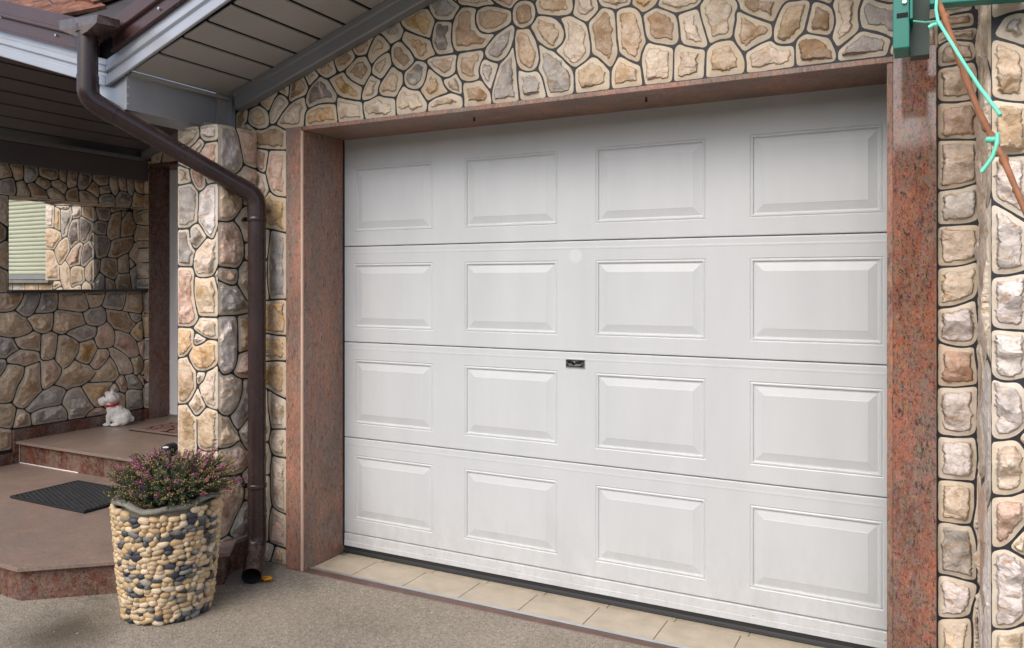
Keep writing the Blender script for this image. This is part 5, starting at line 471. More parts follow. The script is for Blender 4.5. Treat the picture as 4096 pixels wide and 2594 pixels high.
def lay_stones(key, parent, O, U, V, N, apron=.016, relief=.03):
    rnd = random.Random(key)
    O, U, V, N = Vector(O), Vector(U), Vector(V), Vector(N)
    for rec in STONES[key].split(';'):
        q = rec.split(' ')
        poly = [tuple(int(a) for a in s.split(',')) for s in q[1:]]
        me = stone_mesh(poly, O, U, V, N, rnd, apron, relief * rnd.uniform(.75, 1.25))
        o = link('stone', me, M['stone'], parent, smooth=32)
        c = TONES[int(q[0])]; v = rnd.uniform(.9, 1.08)
        o.color = (min(1, c[0]*v*rnd.uniform(.97, 1.03)), min(1, c[1]*v), min(1, c[2]*v*rnd.uniform(.96, 1.04)), 1)
X, Y, Z = (1,0,0), (0,1,0), (0,0,1)

# ================================================================== GROUND
g = MB(); g.add([(-60,-60,0),(60,-60,0),(60,60,0),(-60,60,0)], [(0,1,2,3)])
o = g.build('driveway', M['ground'], kind='structure', rec=False)
o['label'] = 'grey brown asphalt driveway with a dark stain'

# ================================================================== GARAGE WALL
YW = 3.2
gw = thing('garage_wall', (-1.5, YW, 0), 'rubble stone gable wall around the white garage door, with a stone flower above', 'wall')
slope = .3203
zt = lambda x: 2.600 + slope * (x + 3.205)          # rake line on the wall
apex = -1.5
b = MB()
# lintel zone + gable
b.prism([(-3.43, YW, 2.325), (.17, YW, 2.325), (.17, YW, zt(apex) - slope*(.17-apex)), (apex, YW, zt(apex)), (-3.43, YW, zt(-3.43))], (0, .30, 0))
b.box(-3.231, -2.876, YW, YW+.30, -.05, 2.3249)
b.box(-.122, .17, YW, YW+.30, -.05, 2.3249)
b.build('wall_body', M['joint'], gw)
b = MB(); b.box(-3.45, -3.2, YW+.31, 4.62, 0, 2.55); b.build('porch_side_wall', M['joint'], gw)
lay_stones('gable', gw, (0, YW, 0), X, Z, (0,-1,0), .016, .020)
lay_stones('rstrip', gw, (0, YW, 0), X, Z, (0,-1,0), .011, .034)

# ---- granite surround
gs = thing('garage_door_surround', (-1.5, YW, 0), 'red granite slabs framing the white garage door', 'door surround')
JL, JR, YF = -2.874, -.122, 3.168
b = MB(); b.box(-2.992, JL-.012, YF, YF+.03, .004, 2.322); b.build('front_slab', M['granite_jamb'], gs, bevel=.002)
b = MB(); b.box(JL-.0118, JL, YF+.006, 3.52, .004, 2.2995); b.build('reveal_slab', M['granite_jamb'], gs, bevel=.001)
b = MB(); b.box(JL-.0118, JL+.001, YF-.004, YF+.0055, .004, 2.2995); b.build('edge_strip', M['caulk'], gs)
b = MB(); b.box(JR+.020, .036, YF-.004, YF+.03, .004, 2.345); b.build('front_slab', M['granite'], gs, bevel=.002)
b = MB(); b.box(JR, JR+.0195, YF, 3.52, .004, 2.2995); b.build('reveal_slab', M['granite_jamb'], gs, bevel=.001)
b = MB(); b.box(-2.872, JR+.0195, YF-.006, 3.54, 2.300, 2.320); b.build('lintel_slab', M['granite_jamb'], gs, bevel=.0015)
for px, py in ((1897, 478), (2585, 400)):
    p = on_z(px, py, 2.29)
    b = MB(); b.tube([(p.x, p.y, 2.301), (p.x, p.y, 2.280)], .0042, 8); b.tube([(p.x, p.y, 2.288), (p.x, p.y, 2.283)], .0065, 6); b.build('bolt', M['darkmetal'], gs, smooth=40)
# ---- garage door
gd = thing('garage_door', (-1.5, 3.5, 0), 'white sectional garage door with sixteen raised panels', 'garage door')
YD = 3.5
cols = [(-2.808, -2.287), (-2.095, -1.572), (-1.377, -.856), (-.668, -.146)]
DX0, DX1 = JL - .008, JR + .008
def rect_ring(x0, x1, z0, z1, ins, y): return [(x0+ins, y, z0+ins), (x1-ins, y, z0+ins), (x1-ins, y, z1-ins), (x0+ins, y, z1-ins)]
sections = [(.118, .6455), (.6490, 1.1755), (1.1790, 1.7055), (1.7090, 2.335)]
bases = [.117, .647, 1.177, 1.707]
for (z0, z1), zb in zip(sections, bases):
    m = MB()
    pz0, pz1 = zb + .078, zb + .437
    xs = [DX0] + [v for c in cols for v in c] + [DX1]
    # face built round the four panel openings, upper and lower lips rounded back
    zz = [z0 + .006, pz0, pz1, z1 - .006]
    for i in range(len(xs) - 1):
        for j in range(3):
            if i % 2 == 1 and j == 1: continue
            m.add([(xs[i], YD, zz[j]), (xs[i+1], YD, zz[j]), (xs[i+1], YD, zz[j+1]), (xs[i], YD, zz[j+1])], [(0,1,2,3)])
    for za, zc, s in ((z1 - .006, z1, 1), (z0 + .006, z0, -1)):
        pr = [(YD, 0), (YD + .0006, .003), (YD + .0025, .0053), (YD + .006, .006)]
        for (ya, da), (yb, db) in zip(pr, pr[1:]):
            m.add([(DX0, ya, za + s*da), (DX1, ya, za + s*da), (DX1, yb, za + s*db), (DX0, yb, za + s*db)], [(0,1,2,3) if s > 0 else (3,2,1,0)])
        m.add([(DX0, YD+.006, zc), (DX1, YD+.006, zc), (DX1, YD+.04, zc), (DX0, YD+.04, zc)], [(0,1,2,3) if s > 0 else (3,2,1,0)])
    # thin pressed bead under the upper lip
    sec = m.build('door_section', M['door'], gd, smooth=40, rec=False)
    bd = MB(); zl = z1 - .034
    bd.prism([(DX0, YD-.0001, zl-.007), (DX0, YD-.0007, zl-.002), (DX0, YD-.0007, zl+.002), (DX0, YD-.0001, zl+.007)], (DX1-DX0, 0, 0)); bd.build('pressed_bead', M['door'], sec)
    for x0, x1 in cols:
        q = MB()
        prof = [(0, 0), (.004, .0026), (.008, .0004), (.013, .0004), (.017, .0060), (.022, .0068), (.055, .0004), (.0565, -.0004), (.058, -.0004)]
        rings = [rect_ring(x0, x1, pz0, pz1, i, YD + d) for i, d in prof]
        q.loft(rings, cap=False)
        nn = len(q.v); q.f.append((nn-4, nn-3, nn-2, nn-1))
        q.build('raised_panel', M['door'], sec, smooth=9, rec=False)
    if zb == 1.177:
        p = on_y(2302, 1024, YD); mb = MB()
        mb.lathe([(.0, 0), (.033, 0)], (0, 0, 0), 28)
        mb.v = [(p.x + v[0], YD - .0006, p.z + v[1]) for v in mb.v]
        mb.build('paint_patch', M['patch'], sec)
b = MB()
b.prism([(DX0, YD+.01, .046), (DX0, YD-.005, .046), (DX0, YD-.005, .070), (DX0, YD-.0025, .0715), (DX0, YD-.0025, .110), (DX0, YD-.001, .113), (DX0, YD+.01, .115)], (DX1-DX0, 0, 0))
rail = b.build('bottom_rail', M['door'], gd)
for px in (1400, 1720, 2078, 2541, 3013, 3540):
    p = on_y(px, 1500, YD); s = MB(); s.ball((p.x, YD-.0015, .081), (.005, .0025, .005), 10, 6); s.build('screw', M['silver'], rail, smooth=50)
b = MB()
b.prism([(DX0, YD+.02, .0055), (DX0, YD-.006, .0055), (DX0, YD-.010, .010), (DX0, YD-.007, .020), (DX0, YD-.001, .026), (DX0, YD+.001, .0455), (DX0, YD+.02, .0455)], (DX1-DX0, 0, 0))
b.build('rubber_seal', M['rubber'], gd)
b = MB(); b.box(DX0-.1, DX1+.1, YD+.045, YD+.06, 0, 2.4); b.build('door_backing', M['gap'], gd)
b = MB(); b.box(JL+.0005, JL+.004, YD-.012, YD-.002, .044, 2.298); b.build('side_seal', M['rubber'], gd)
# lock handle
p = on_y(2302, 1455, YD)
b = MB()
lx, lz, hw, hh = p.x, p.z, .049, .0205
b.loft([rect_ring(lx-hw, lx+hw, lz-hh, lz+hh, i, YD + d) for i, d in ((0, .001), (0, -.004), (.002, -.007), (.006, -.007), (.008, .002))], cap=False)
hd = b.build('lock_handle', M['chrome'], gd, smooth=30)
b = MB(); b.add(rect_ring(lx-hw, lx+hw, lz-hh, lz+hh, .007, YD - .0008), [(0,1,2,3)]); b.build('recess_plate', M['darkmetal'], hd)
b = MB(); n = 28; rg = []
for s, d in ((1, -.001), (1, -.005), (.94, -.0075), (.5, -.0085)):
    rg.append([(lx - .001 + .040*s*math.copysign(abs(math.cos(a))**.7, math.cos(a)), YD + d, lz + .0135*s*math.sin(a)) for a in [2*math.pi*k/n for k in range(n)]])
b.loft(rg); b.build('grip', M['chrome'], hd, smooth=40)
b = MB(); b.tube([(lx-.006, YD-.008, lz), (lx-.006, YD-.012, lz)], .0085, 18); b.build('key_barrel', M['darkmetal'], hd, smooth=40)
# ---- tiled threshold
th = thing('garage_threshold', (-1.5, 3.3, 0), 'strip of beige floor tiles below the garage door with a metal edge', 'threshold')
b = MB(); b.box(-2.872, JR-.002, 3.235, 3.56, -.02, .0015); b.build('mortar_bed', M['grout'], th)
xs = [-2.872, -2.615, -2.295, -1.975, -1.655, -1.335, -1.015, -.695, -.375, -.124]
for a, c in zip(xs, xs[1:]):
    b = MB(); b.box(a+.002, c-.002, 3.238, 3.452, .001, .0050); b.build('tile', M['tile'], th, bevel=.0012)
    b = MB(); b.box(a+.002+.03, c-.002+.03 if c < -.2 else c-.004, 3.4555, 3.55, .001, .0045); b.build('tile', M['tile'], th, bevel=.001)
b = MB(); b.prism([(-2.878, 3.2365, .0062), (-2.878, 3.222, .0066), (-2.878, 3.217, .005), (-2.878, 3.2365, .001)], (2.756, 0, 0)); b.build('metal_edge', M['silver'], th)
b = MB(); b.prism([(-2.90, 3.2165, .0050), (-2.90, 3.170, .0035), (-2.90, 3.160, -.01), (-2.90, 3.2165, -.01)], (2.82, 0, 0)); b.build('nosing', M['nosing'], th)

# ================================================================== LEFT PILLAR
pl = thing('stone_pillar', (-3.38, 3.05, 0), 'rubble stone pillar behind the brown downpipe', 'pillar')
b = MB(); b.box(-3.528, -3.231, 2.93, YW-.001, -.05, 2.318); b.build('pillar_core', M['joint'], pl)
lay_stones('pfront', pl, (0, 2.93, 0), X, Z, (0,-1,0), .012, .032)
lay_stones('pright', pl, (-3.231, 0, 0), Y, Z, (1,0,0), .012, .032)

# ================================================================== RIGHT PILLAR
rp = thing('projecting_pillar', (.4, 2.9, 0), 'pale rubble stone wall end projecting in front of the garage, right of the door', 'pillar')
b = MB(); b.box(.17, .62, 2.67, YW+.3, -.05, 3.0); b.build('pillar_core', M['joint'], rp)
lay_stones('rfront', rp, (0, 2.67, 0), X, Z, (0,-1,0), .010, .044)
lay_stones('rside', rp, (.17, 0, 0), (0,-1,0), Z, (-1,0,0), .012, .022)

# ================================================================== PORCH WALL with recess and window
XL = -6.02
pw = thing('porch_wall', (XL, 3.6, .33), 'shaded rubble stone wall beside the front door with a window recess', 'wall')
b = MB()
b.box(-6.28, XL, 2.6, 4.65, -.05, 1.428)
b.box(-6.28, XL, 2.6, 3.50, 1.428, 2.155)
b.box(-6.28, XL, 2.6, 4.6499, 2.155, 2.39)
b.box(-7.7, -6.12, 4.40, 4.80, 1.428, 2.42)
b.box(-7.7, -6.12, 4.25, 4.3999, .3, 1.52)
b.box(-6.701, -6.12, 4.25, 4.3999, 1.52, 2.42)
b.box(-7.7, -6.12, 4.25, 4.3999, 2.28, 2.42)
b.build('wall_body', M['joint'], pw)
lay_stones('leftlow', pw, (XL, 0, 0), Y, Z, X, .014, .034)
lay_stones('leftbeam', pw, (XL, 0, 0), Y, Z, X, .012, .030)
lay_stones('leftjamb', pw, (XL, 0, 0), Y, Z, X, .012, .032)
lay_stones('recess', pw, (-6.12, 0, 0), Y, Z, X, .014, .028)
lay_stones('winwall', pw, (0, 4.25, 0), X, Z, (0,-1,0), .014, .028)
# stones under the beam
rn = random.Random(2)
yy = 3.5
while yy < 4.6:
    L = rn.uniform(.13, .24); e = min(4.64, yy + L)
    poly = [(int(1000*a), int(1000*c)) for a, c in ((yy+.006, -6.022), (e-.006, -6.022), (e-.004, -6.10), (e-.006, -6.26), (yy+.006, -6.26), (yy+.004, -6.10))]
    me = stone_mesh(poly, Vector((0, 0, 2.155)), Vector(Y), Vector(X), Vector((0,0,-1)), rn, .012, .018)
    o = link('stone', me, M['stone'], pw, smooth=32); o.color = TONES[rn.choice([1, 3, 5, 1])]; yy = e
b = MB(); b.box(-6.16, -5.965, 3.485, 4.655, 1.429, 1.452); b.build('window_ledge', M['flash'], pw, bevel=.004)
# window with roller shutter
wn = thing('shuttered_window', (-7.0, 4.27, 1.52), 'window closed by a cream roller shutter in the stone recess', 'window')
b = MB(); b.box(-6.722, -6.703, 4.262, 4.32, 1.52, 2.28); b.box(-7.5, -7.48, 4.262, 4.32, 1.52, 2.28); b.build('frame', M['trimgrey'], wn)
b = MB(); b.box(-7.5, -6.7225, 4.268, 4.31, 1.535, 1.575); b.build('bottom_bar', M['trimgrey'], wn, bevel=.003)
b = MB(); b.box(-7.56, -6.66, 4.20, 4.32, 1.505, 1.53); b.build('sill', M['concrete'], wn, bevel=.003)
z = 1.577
while z < 2.28:
    b = MB(); b.prism([(-7.48, 4.285, z), (-7.48, 4.280, z+.006), (-7.48, 4.276, z+.017), (-7.48, 4.279, z+.028), (-7.48, 4.285, z+.035), (-7.48, 4.30, z+.035), (-7.48, 4.30, z)], (.757, 0, 0)); b.build('slat', M['shutter'], wn, smooth=40); z += .0365

# ================================================================== PORCH BACK WALL, FRONT DOOR
bw = thing('porch_back_wall', (-4.8, 4.7, 0), 'stone wall at the back of the porch around the front door', 'wall')
b = MB(); b.box(-6.119, -5.936, 4.651, 4.95, 0, 2.6)
b.prism([(-6.0, 4.6515, 2.56), (-3.45, 4.6515, 2.56), (-3.45, 4.6515, 2.58), (-5.03, 4.6515, 2.90), (-6.0, 4.6515, 2.60)], (0, .3, 0)); b.box(-4.7, -3.45, 4.652, 4.95, 0, 2.559)
b.build('wall_body', M['joint'], bw)
lay_stones('strip', bw, (0, 4.65, 0), X, Z, (0,-1,0), .014, .022)
lay_stones('backtop', bw, (0, 4.65, 0), X, Z, (0,-1,0), .014, .022)
fd = thing('front_door', (-5.3, 4.83, .33), 'white front door in a dark red granite frame at the back of the porch', 'door')
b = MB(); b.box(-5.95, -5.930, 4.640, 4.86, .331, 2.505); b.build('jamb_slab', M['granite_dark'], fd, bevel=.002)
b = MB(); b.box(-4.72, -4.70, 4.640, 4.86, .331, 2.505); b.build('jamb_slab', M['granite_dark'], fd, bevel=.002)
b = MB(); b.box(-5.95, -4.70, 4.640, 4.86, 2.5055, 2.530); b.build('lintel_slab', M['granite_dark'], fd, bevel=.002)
b = MB(); b.box(-5.929, -5.83, 4.835, 4.90, .345, 2.504); b.box(-4.80, -4.721, 4.835, 4.90, .345, 2.504); b.box(-5.829, -4.801, 4.835, 4.90, 2.42, 2.504); b.build('frame', M['white'], fd, bevel=.005)
b = MB(); b.box(-5.823, -4.807, 4.85, 4.91, .36, 2.413); lf = b.build('leaf', M['white'], fd, bevel=.006)
b = MB(); b.box(-5.83, -4.80, 4.905, 4.93, .33, 2.45); b.build('seal', M['gap'], fd)
b = MB(); b.box(-5.929, -4.721, 4.822, 4.90, .3305, .344); b.build('door_sill', M['silver'], fd)

# ================================================================== STEPS
st = thing('granite_steps', (-4.8, 3.2, 0), 'two red granite steps leading to the porch', 'steps')
P1 = [(-6.02, 2.24), (-3.786, 2.24), (-3.069, 2.857), (-3.185, 3.01), (-3.185, 3.17), (-3.53, 3.19), (-3.53, 4.6), (-6.02, 4.6)]
def slab(poly, z0, z1): return MB().prism([(x, y, z0) for x, y in poly], (0, 0, z1 - z0))
IN = [(-6.019, 2.265), (-3.795, 2.265), (-3.105, 2.857), (-3.20, 2.985), (-3.20, 3.16), (-3.54, 3.18), (-3.54, 4.55), (-6.019, 4.55)]
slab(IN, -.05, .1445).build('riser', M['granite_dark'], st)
slab(P1, .145, .165).build('tread', M['granite_top'], st, bevel=.002)
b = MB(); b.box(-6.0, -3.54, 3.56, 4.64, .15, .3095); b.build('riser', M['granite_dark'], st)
b = MB(); b.box(-6.0, -3.535, 3.53, 4.835, .31, .330); b.build('tread', M['granite_top'], st, bevel=.002)
b = MB(); b.box(-6.019, -5.985, 3.52, 4.648, .3305, .412); b.box(-5.984, -5.951, 4.615, 4.648, .3305, .412); b.build('skirting', M['granite_dark'], st, bevel=.002)
b = MB(); b.box(-6.019, -5.985, 3.522, 3.60, .1655, .3300); b.build('skirting', M['granite_dark'], st, bevel=.002)
b = MB(); b.box(-6.019, -5.985, 2.5, 3.519, .1655, .245); b.build('skirting', M['granite_dark'], st, bevel=.002)
b = MB(); b.tube([(-5.98, 3.557, .167), (-5.3, 3.557, .167)], .004, 6); b.build('caulk_line', M['statue'], st)
b = MB(); b.tube([(-5.983, 3.556, .17), (-5.983, 3.556, .305)], .0025, 6); b.build('caulk_line', M['caulk'], st)

# ================================================================== EAVES: beam, fascias, soffits
YE = 2.54
VX, VZ = -3.552, 2.466
lz_ = lambda x: VZ - .301 * (x - VX)       # porch rake (falls towards the valley)
rz_ = lambda x: VZ + .3465 * (x - VX)      # garage rake
RIDGE = -5.03
grey = [(-.0005,0),(.012,0),(.014,.004),(.014,.042),(.011,.047),(.002,.052),(.002,.064),(.010,.068),(.014,.073),(.014,.098),(.008,.103),(.006,.106),(.006,.1335),(-.0005,.1335)]
brown = [(-.0005,.134),(.026,.134),(.030,.137),(.030,.146),(.018,.150),(.018,.206),(.032,.212),(.036,.218),(.036,.232),(.024,.237),(.024,.296),(.018,.303),(-.0005,.305)]
def rake(xa, xb, zf, prof, k=1):
    return MB().loft([[(x, YE - d, zf(x) + h*k) for d, h in prof] for x in (xa, xb)])
gr = thing('garage_eaves', (-2.6, 2.9, 2.5), 'silver fascia and pale grey plank soffit under the garage gable', 'eaves')
rake(VX + .0015, -1.5, rz_, grey).build('fascia', M['alu'], gr)
rake(VX + .06, -1.5, rz_, brown).build('verge_flashing', M['brown'], gr)
pr = thing('porch_eaves', (-4.8, 3.0, 2.5), 'silver fascia and shadowed plank ceiling over the porch', 'eaves')
rake(RIDGE, VX - .0015, lz_, grey).build('fascia', M['alu'], pr)
rake(RIDGE, VX - .06, lz_, brown).build('verge_flashing', M['brown'], pr)
l2 = lambda x: lz_(RIDGE) + .32 * (x - RIDGE)
rake(-6.3, RIDGE - .002, l2, grey).build('fascia', M['alu'], pr); rake(-6.3, RIDGE - .002, l2, brown).build('verge_flashing', M['brown'], pr)
for par, pts in ((gr, [(640, 36), (395, 178)]), (pr, [(228, 143), (10, 70)])):
    for px, py in pts:
        q = on_y(px, py, YE - .02); s = MB(); s.tube([(q.x, YE-.016, q.z), (q.x, YE-.030, q.z)], .006, 8); s.build('screw', M['silver'], par, smooth=40)
zs = lambda x: 2.587 + slope * (x + 3.205)
xs = [-3.40, -3.205] + [-3.205 + .1592 * k for k in range(1, 12)]
for a, c in zip(xs, xs[1:]):
    b = MB(); b.prism([(a+.010, 2.556, zs(a+.010)), (c-.010, 2.556, zs(c-.010)), (c-.010, 2.556, zs(c-.010)+.010), (a+.010, 2.556, zs(a+.010)+.010)], (0, .632, 0)); b.build('soffit_plank', M['soffit'], gr, bevel=.003)
b = MB(); b.prism([(-3.42, 2.552, zs(-3.42)+.02), (-1.45, 2.552, zs(-1.45)+.02), (-1.45, 2.552, zs(-1.45)+.03), (-3.42, 2.552, zs(-3.42)+.03)], (0, .645, 0)); b.build('soffit_backing', M['gap'], gr)
b = MB(); b.box(-3.432, -3.395, 2.556, 3.165, zs(-3.4)-.016, zs(-3.4)+.004); b.build('edge_trim', M['soffit'], gr)
# L-shaped grey trim along the wall, under the soffit
b = MB(); b.loft([[(x, 3.196, zs(x) - .100), (x, 3.150, zs(x) - .096), (x, 3.144, zs(x) - .088), (x, 3.138, zs(x) - .035), (x, 3.128, zs(x) - .028), (x, 3.124, zs(x) - .003), (x, 3.196, zs(x) - .003)] for x in (-3.335, -1.45)])
b.build('wall_trim', M['trimgrey'], gr)
# garage roof deck
dk = lambda x: VZ + .175 + .3465 * (x - VX)
b = MB(); b.prism([(-3.50, 2.556, dk(-3.50)), (-1.5, 2.556, dk(-1.5)), (1.2, 2.556, dk(-1.5) - .3465*2.7), (1.2, 2.556, dk(-1.5) - .3465*2.7 + .05), (-1.5, 2.556, dk(-1.5)+.05), (-3.50, 2.556, dk(-3.50)+.05)], (0, 3.4, 0)); b.build('roof_deck', M['flash'], gr)
# porch ceiling planks
zc = lambda x: 2.586 + .32 * (x + 6.114)
k = 0
x = -6.114
while x < RIDGE - .01:
    c = min(x + .1605, RIDGE)
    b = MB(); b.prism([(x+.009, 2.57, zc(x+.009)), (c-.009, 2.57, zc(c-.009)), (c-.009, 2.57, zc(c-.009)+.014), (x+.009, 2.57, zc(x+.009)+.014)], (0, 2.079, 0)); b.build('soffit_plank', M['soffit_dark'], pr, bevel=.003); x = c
zd = lambda x: zc(RIDGE) - .301 * (x - RIDGE) * 1.0
x = RIDGE
while x < -3.66:
    c = x + .16
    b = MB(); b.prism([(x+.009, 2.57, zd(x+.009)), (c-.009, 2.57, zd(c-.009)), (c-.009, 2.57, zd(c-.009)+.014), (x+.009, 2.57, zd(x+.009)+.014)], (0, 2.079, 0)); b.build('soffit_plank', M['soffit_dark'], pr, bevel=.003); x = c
b = MB(); b.prism([(-6.3, 2.556, zc(-6.3)+.02), (RIDGE, 2.556, zc(RIDGE)+.02), (-3.5, 2.556, zd(-3.5)+.02), (-3.5, 2.556, zd(-3.5)+.05), (RIDGE, 2.556, zc(RIDGE)+.06), (-6.3, 2.556, zc(-6.3)+.06)], (0, 2.4, 0)); b.build('soffit_backing', M['gap'], pr)
b = MB(); b.loft([[(x, 4.645, zc(x) - .062), (x, 4.595, zc(x) - .055), (x, 4.588, zc(x) - .002), (x, 4.645, zc(x) - .002)] for x in (-5.985, -5.05)]); b.build('wall_trim', M['trimgrey'], pr)
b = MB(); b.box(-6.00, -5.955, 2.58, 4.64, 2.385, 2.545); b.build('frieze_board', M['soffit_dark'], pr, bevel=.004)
b = MB(); b.box(-5.954, -5.915, 2.58, 4.58, 2.547, 2.575); b.build('frieze_trim', M['trimgrey'], pr, bevel=.003)
# valley beam
vb = thing('valley_beam', (-3.53, 2.85, 2.4), 'silver clad box beam resting on the stone pillar', 'beam')
BX0, BX1 = -3.634, -3.434
b = MB(); b.box(BX0, BX1, 2.553, 3.02, 2.347, 2.512); b.box(BX0, BX1-.001, 3.02, 3.16, 2.375, 2.512); b.build('cladding', M['alu'], vb, bevel=.002)
for i in range(4):
    s = MB(); s.ball((BX1, 2.563, 2.375 + .04*i), .004, 8, 6); s.build('rivet', M['silver'], vb, smooth=50)
b = MB(); b.box(-3.432, -3.418, 3.10, 3.17, 2.36, 2.56); b.build('corner_trim', M['soffit'], vb); b = MB(); b.box(-3.417, -3.382, 3.165, 3.19, 2.34, 2.545); b.build('corner_trim', M['alu'], vb)
# roof tiles behind the verge, with the valley flashing
rf = thing('tiled_roof', (-4.2, 3.2, 2.8), 'weathered orange roof tiles rising behind the brown verge', 'roof')
ex = Vector((1, 0, -.301)).normalized(); ey = Vector((0, math.cos(math.radians(36)), math.sin(math.radians(36)))); ez = ex.cross(ey).normalized(); ey = ez.cross(ex)
RP = Vector((-3.70, 2.60, lz_(-3.70) + .25))
def on_roof(px, py):
    d = Vector(ray(px, py)); o_ = Vector((0, 0, ZC)); t = (RP - o_).dot(ez) / d.dot(ez); q = o_ + d*t - RP
    return q.dot(ex), q.dot(ey)
(u1, v1), (u2, v2) = on_roof(238, 62), on_roof(468, 0)
xr_ = lambda v: u1 + (u2 - u1) * (v - v1) / (v2 - v1)
rp3 = lambda u, v, h: RP + ex*u + ey*v + ez*h
b = MB(); b.add([rp3(-3, -.06, -.03), rp3(.16, -.06, -.03), rp3(.16, 3, -.03), rp3(-3, 3, -.03)], [(0,1,2,3)]); b.build('valley_flashing', M['flash'], rf)
for r_ in range(7):
    va, vb2 = -.05 + .34*r_, -.05 + .34*(r_+1) + .04
    for c_ in range(-9, 14):
        ua = c_*.30 + (.15 if r_ % 2 else 0); ub = ua + .294
        e0, e1 = xr_(va) , xr_(vb2)
        if ua > min(e0, e1) - .03: continue
        b0, b1 = min(ub, e0), min(ub, e1)
        h0, h1 = .012 + R.uniform(0, .004), -.012
        k = MB(); k.loft([[rp3(ua, va, h0 + .008), rp3(ua + .03, va, h0 + .014), rp3(max(ua+.04, b0 - .05), va, h0 + .012), rp3(b0, va, h0), rp3(b0, va, h0 - .02), rp3(ua, va, h0 - .02)],
                         [rp3(ua, vb2, h1 + .008), rp3(ua + .03, vb2, h1 + .014), rp3(max(ua+.04, b1 - .05), vb2, h1 + .012), rp3(b1, vb2, h1), rp3(b1, vb2, h1 - .02), rp3(ua, vb2, h1 - .02)]])
        k.build('roof_tile', M['rooftile'], rf)
b = MB(); b.box(-3.66, -3.455, 2.556, 2.60, 2.515, 2.80); b.build('valley_backing', M['gap'], rf)  # black filler box added to close the gap at the valley
for px, py in ((215, 3), (35, 0)):
    q = on_y(px, py, 2.70); s = MB(); s.tube([(q.x, 2.70, q.z-.02), (q.x, 2.66, q.z), (q.x, 2.65, q.z+.05)], .006, 8); s.build('snow_hook', M['silver'], rf, smooth=40)

# ================================================================== DOWNPIPE AND HOPPER
dp = thing('downpipe', (-3.115, 3.09, 0), 'dark brown rainwater downpipe with a slanting upper run', 'downpipe')
def fillet(pts, rad, n=8):
    pts = [Vector(p) for p in pts]; out = [pts[0]]
    for a, p, c in zip(pts, pts[1:], pts[2:]):
        u, v = (a - p).normalized(), (c - p).normalized(); ang = u.angle(v)
        d = min(rad / math.tan(ang/2), .45*(a-p).length, .45*(c-p).length); s, e = p + u*d, p + v*d
        for i in range(n+1):
            t = i/n; out.append(s*(1-t)**2 + p*2*t*(1-t) + e*t*t)
    out.append(pts[-1]); return out
PT = Vector((-3.553, 2.435, 2.72)); PA = Vector((-3.553, 2.435, 2.385)); PBt = Vector((-3.115, 3.085, 1.962)); PE = Vector((-3.115, 3.085, .155)); PO = Vector((-2.975, 2.91, .045))
d1 = (PBt - PA).normalized()
A1, A2 = PA + Vector((0,0,.10)), PA + d1*.12
B1, B2 = PBt - d1*.11, PBt - Vector((0,0,.11))
b = MB(); b.tube([PT, A1], .0455, 24); b.build('outlet_pipe', M['pipe'], dp, smooth=40)
b = MB(); b.tube(fillet([A1 + Vector((0,0,.012)), PA, A2 + d1*.012], .16, 10), .0485, 24); b.build('upper_bend', M['pipe'], dp, smooth=40)
b = MB(); b.tube([A2, B1], .0455, 24); b.build('slanting_pipe', M['pipe'], dp, smooth=40)
b = MB(); b.tube(fillet([B1 - d1*.012, PBt, B2 - Vector((0,0,.012))], .16, 10), .0485, 24); b.build('lower_bend', M['pipe'], dp, smooth=40)
b = MB(); b.tube([B2, PE + Vector((0,0,.11))], .0455, 28); b.build('vertical_pipe', M['pipe'], dp, smooth=40)
pth = fillet([PE + Vector((0,0,.125)), PE - Vector((0,0,.03)), PO], .15, 12)
b = MB(); b.tube(pth, .0485, 28, cap=False); nn = len(pth)
inner = MB(); inner.tube(pth[-8:], .0455, 28, cap=False)
sh = b.build('outlet_shoe', M['pipe'], dp, smooth=40, rec=False)
inner.build('pipe_bore', M['gap'], sh, smooth=40, rec=False)
b = MB(); b.tube([PE + Vector((0,0,.127)), PE + Vector((0,0,.120))], .0505, 28); b.build('joint_ring', M['pipe'], dp, smooth=40)
for zz_ in (1.84, .44):
    b = MB(); b.tube([(PE.x, PE.y, zz_-.012), (PE.x, PE.y, zz_-.008), (PE.x, PE.y, zz_+.008), (PE.x, PE.y, zz_+.012)], [.0475, .0505, .0505, .0475], 28)
    cl = b.build('clip', M['pipe'], dp, smooth=40)
    b = MB(); b.box(PE.x-.064, PE.x-.046, PE.y-.036, PE.y-.012, zz_-.011, zz_+.011); b.tube([(PE.x-.052, PE.y-.045, zz_), (PE.x-.052, PE.y-.005, zz_)], .006, 8); b.tube([(PE.x-.055, PE.y+.0, zz_), (-3.225, PE.y+.0, zz_)], .005, 8); b.build('clip_bolt', M['darkmetal'], cl, smooth=40)
hp = thing('rain_hopper', (-3.55, 2.45, 2.75), 'brown sheet metal rain hopper where the two roofs meet', 'rain hopper')
s2 = .27546
H_ = lambda zx, zy, y: on_y(zx*s2, zy*s2, y)
L0, L1 = H_(848, 302, 2.44), H_(868, 432, 2.44)
M0, M1 = H_(1418, 208, 2.33), H_(1400, 332, 2.335)
R0, R1 = H_(1745, 295, 2.47), H_(1738, 402, 2.47)
Pm, Bk = H_(1130, 540, 2.405), H_(1500, 570, 2.50)
mL = H_(1000, 500, 2.425); mM = H_(1270, 452, 2.37)
K0_, K1_ = Vector((-3.60, 2.535, L0.z)), Vector((-3.60, 2.535, Pm.z))
b = MB(); b.add([L0, L1, mL, Pm, mM, M1, M0, R0, R1, Bk, K1_, K0_], [(0,1,2,3,4,5,6), (6,5,8,7), (5,4,3,9,8), (3,2,1,10,9), (7,8,9,10,11), (0,11,10,1), (0,6,7,11)])
o = b.build('hopper_box', M['hopper'], hp)
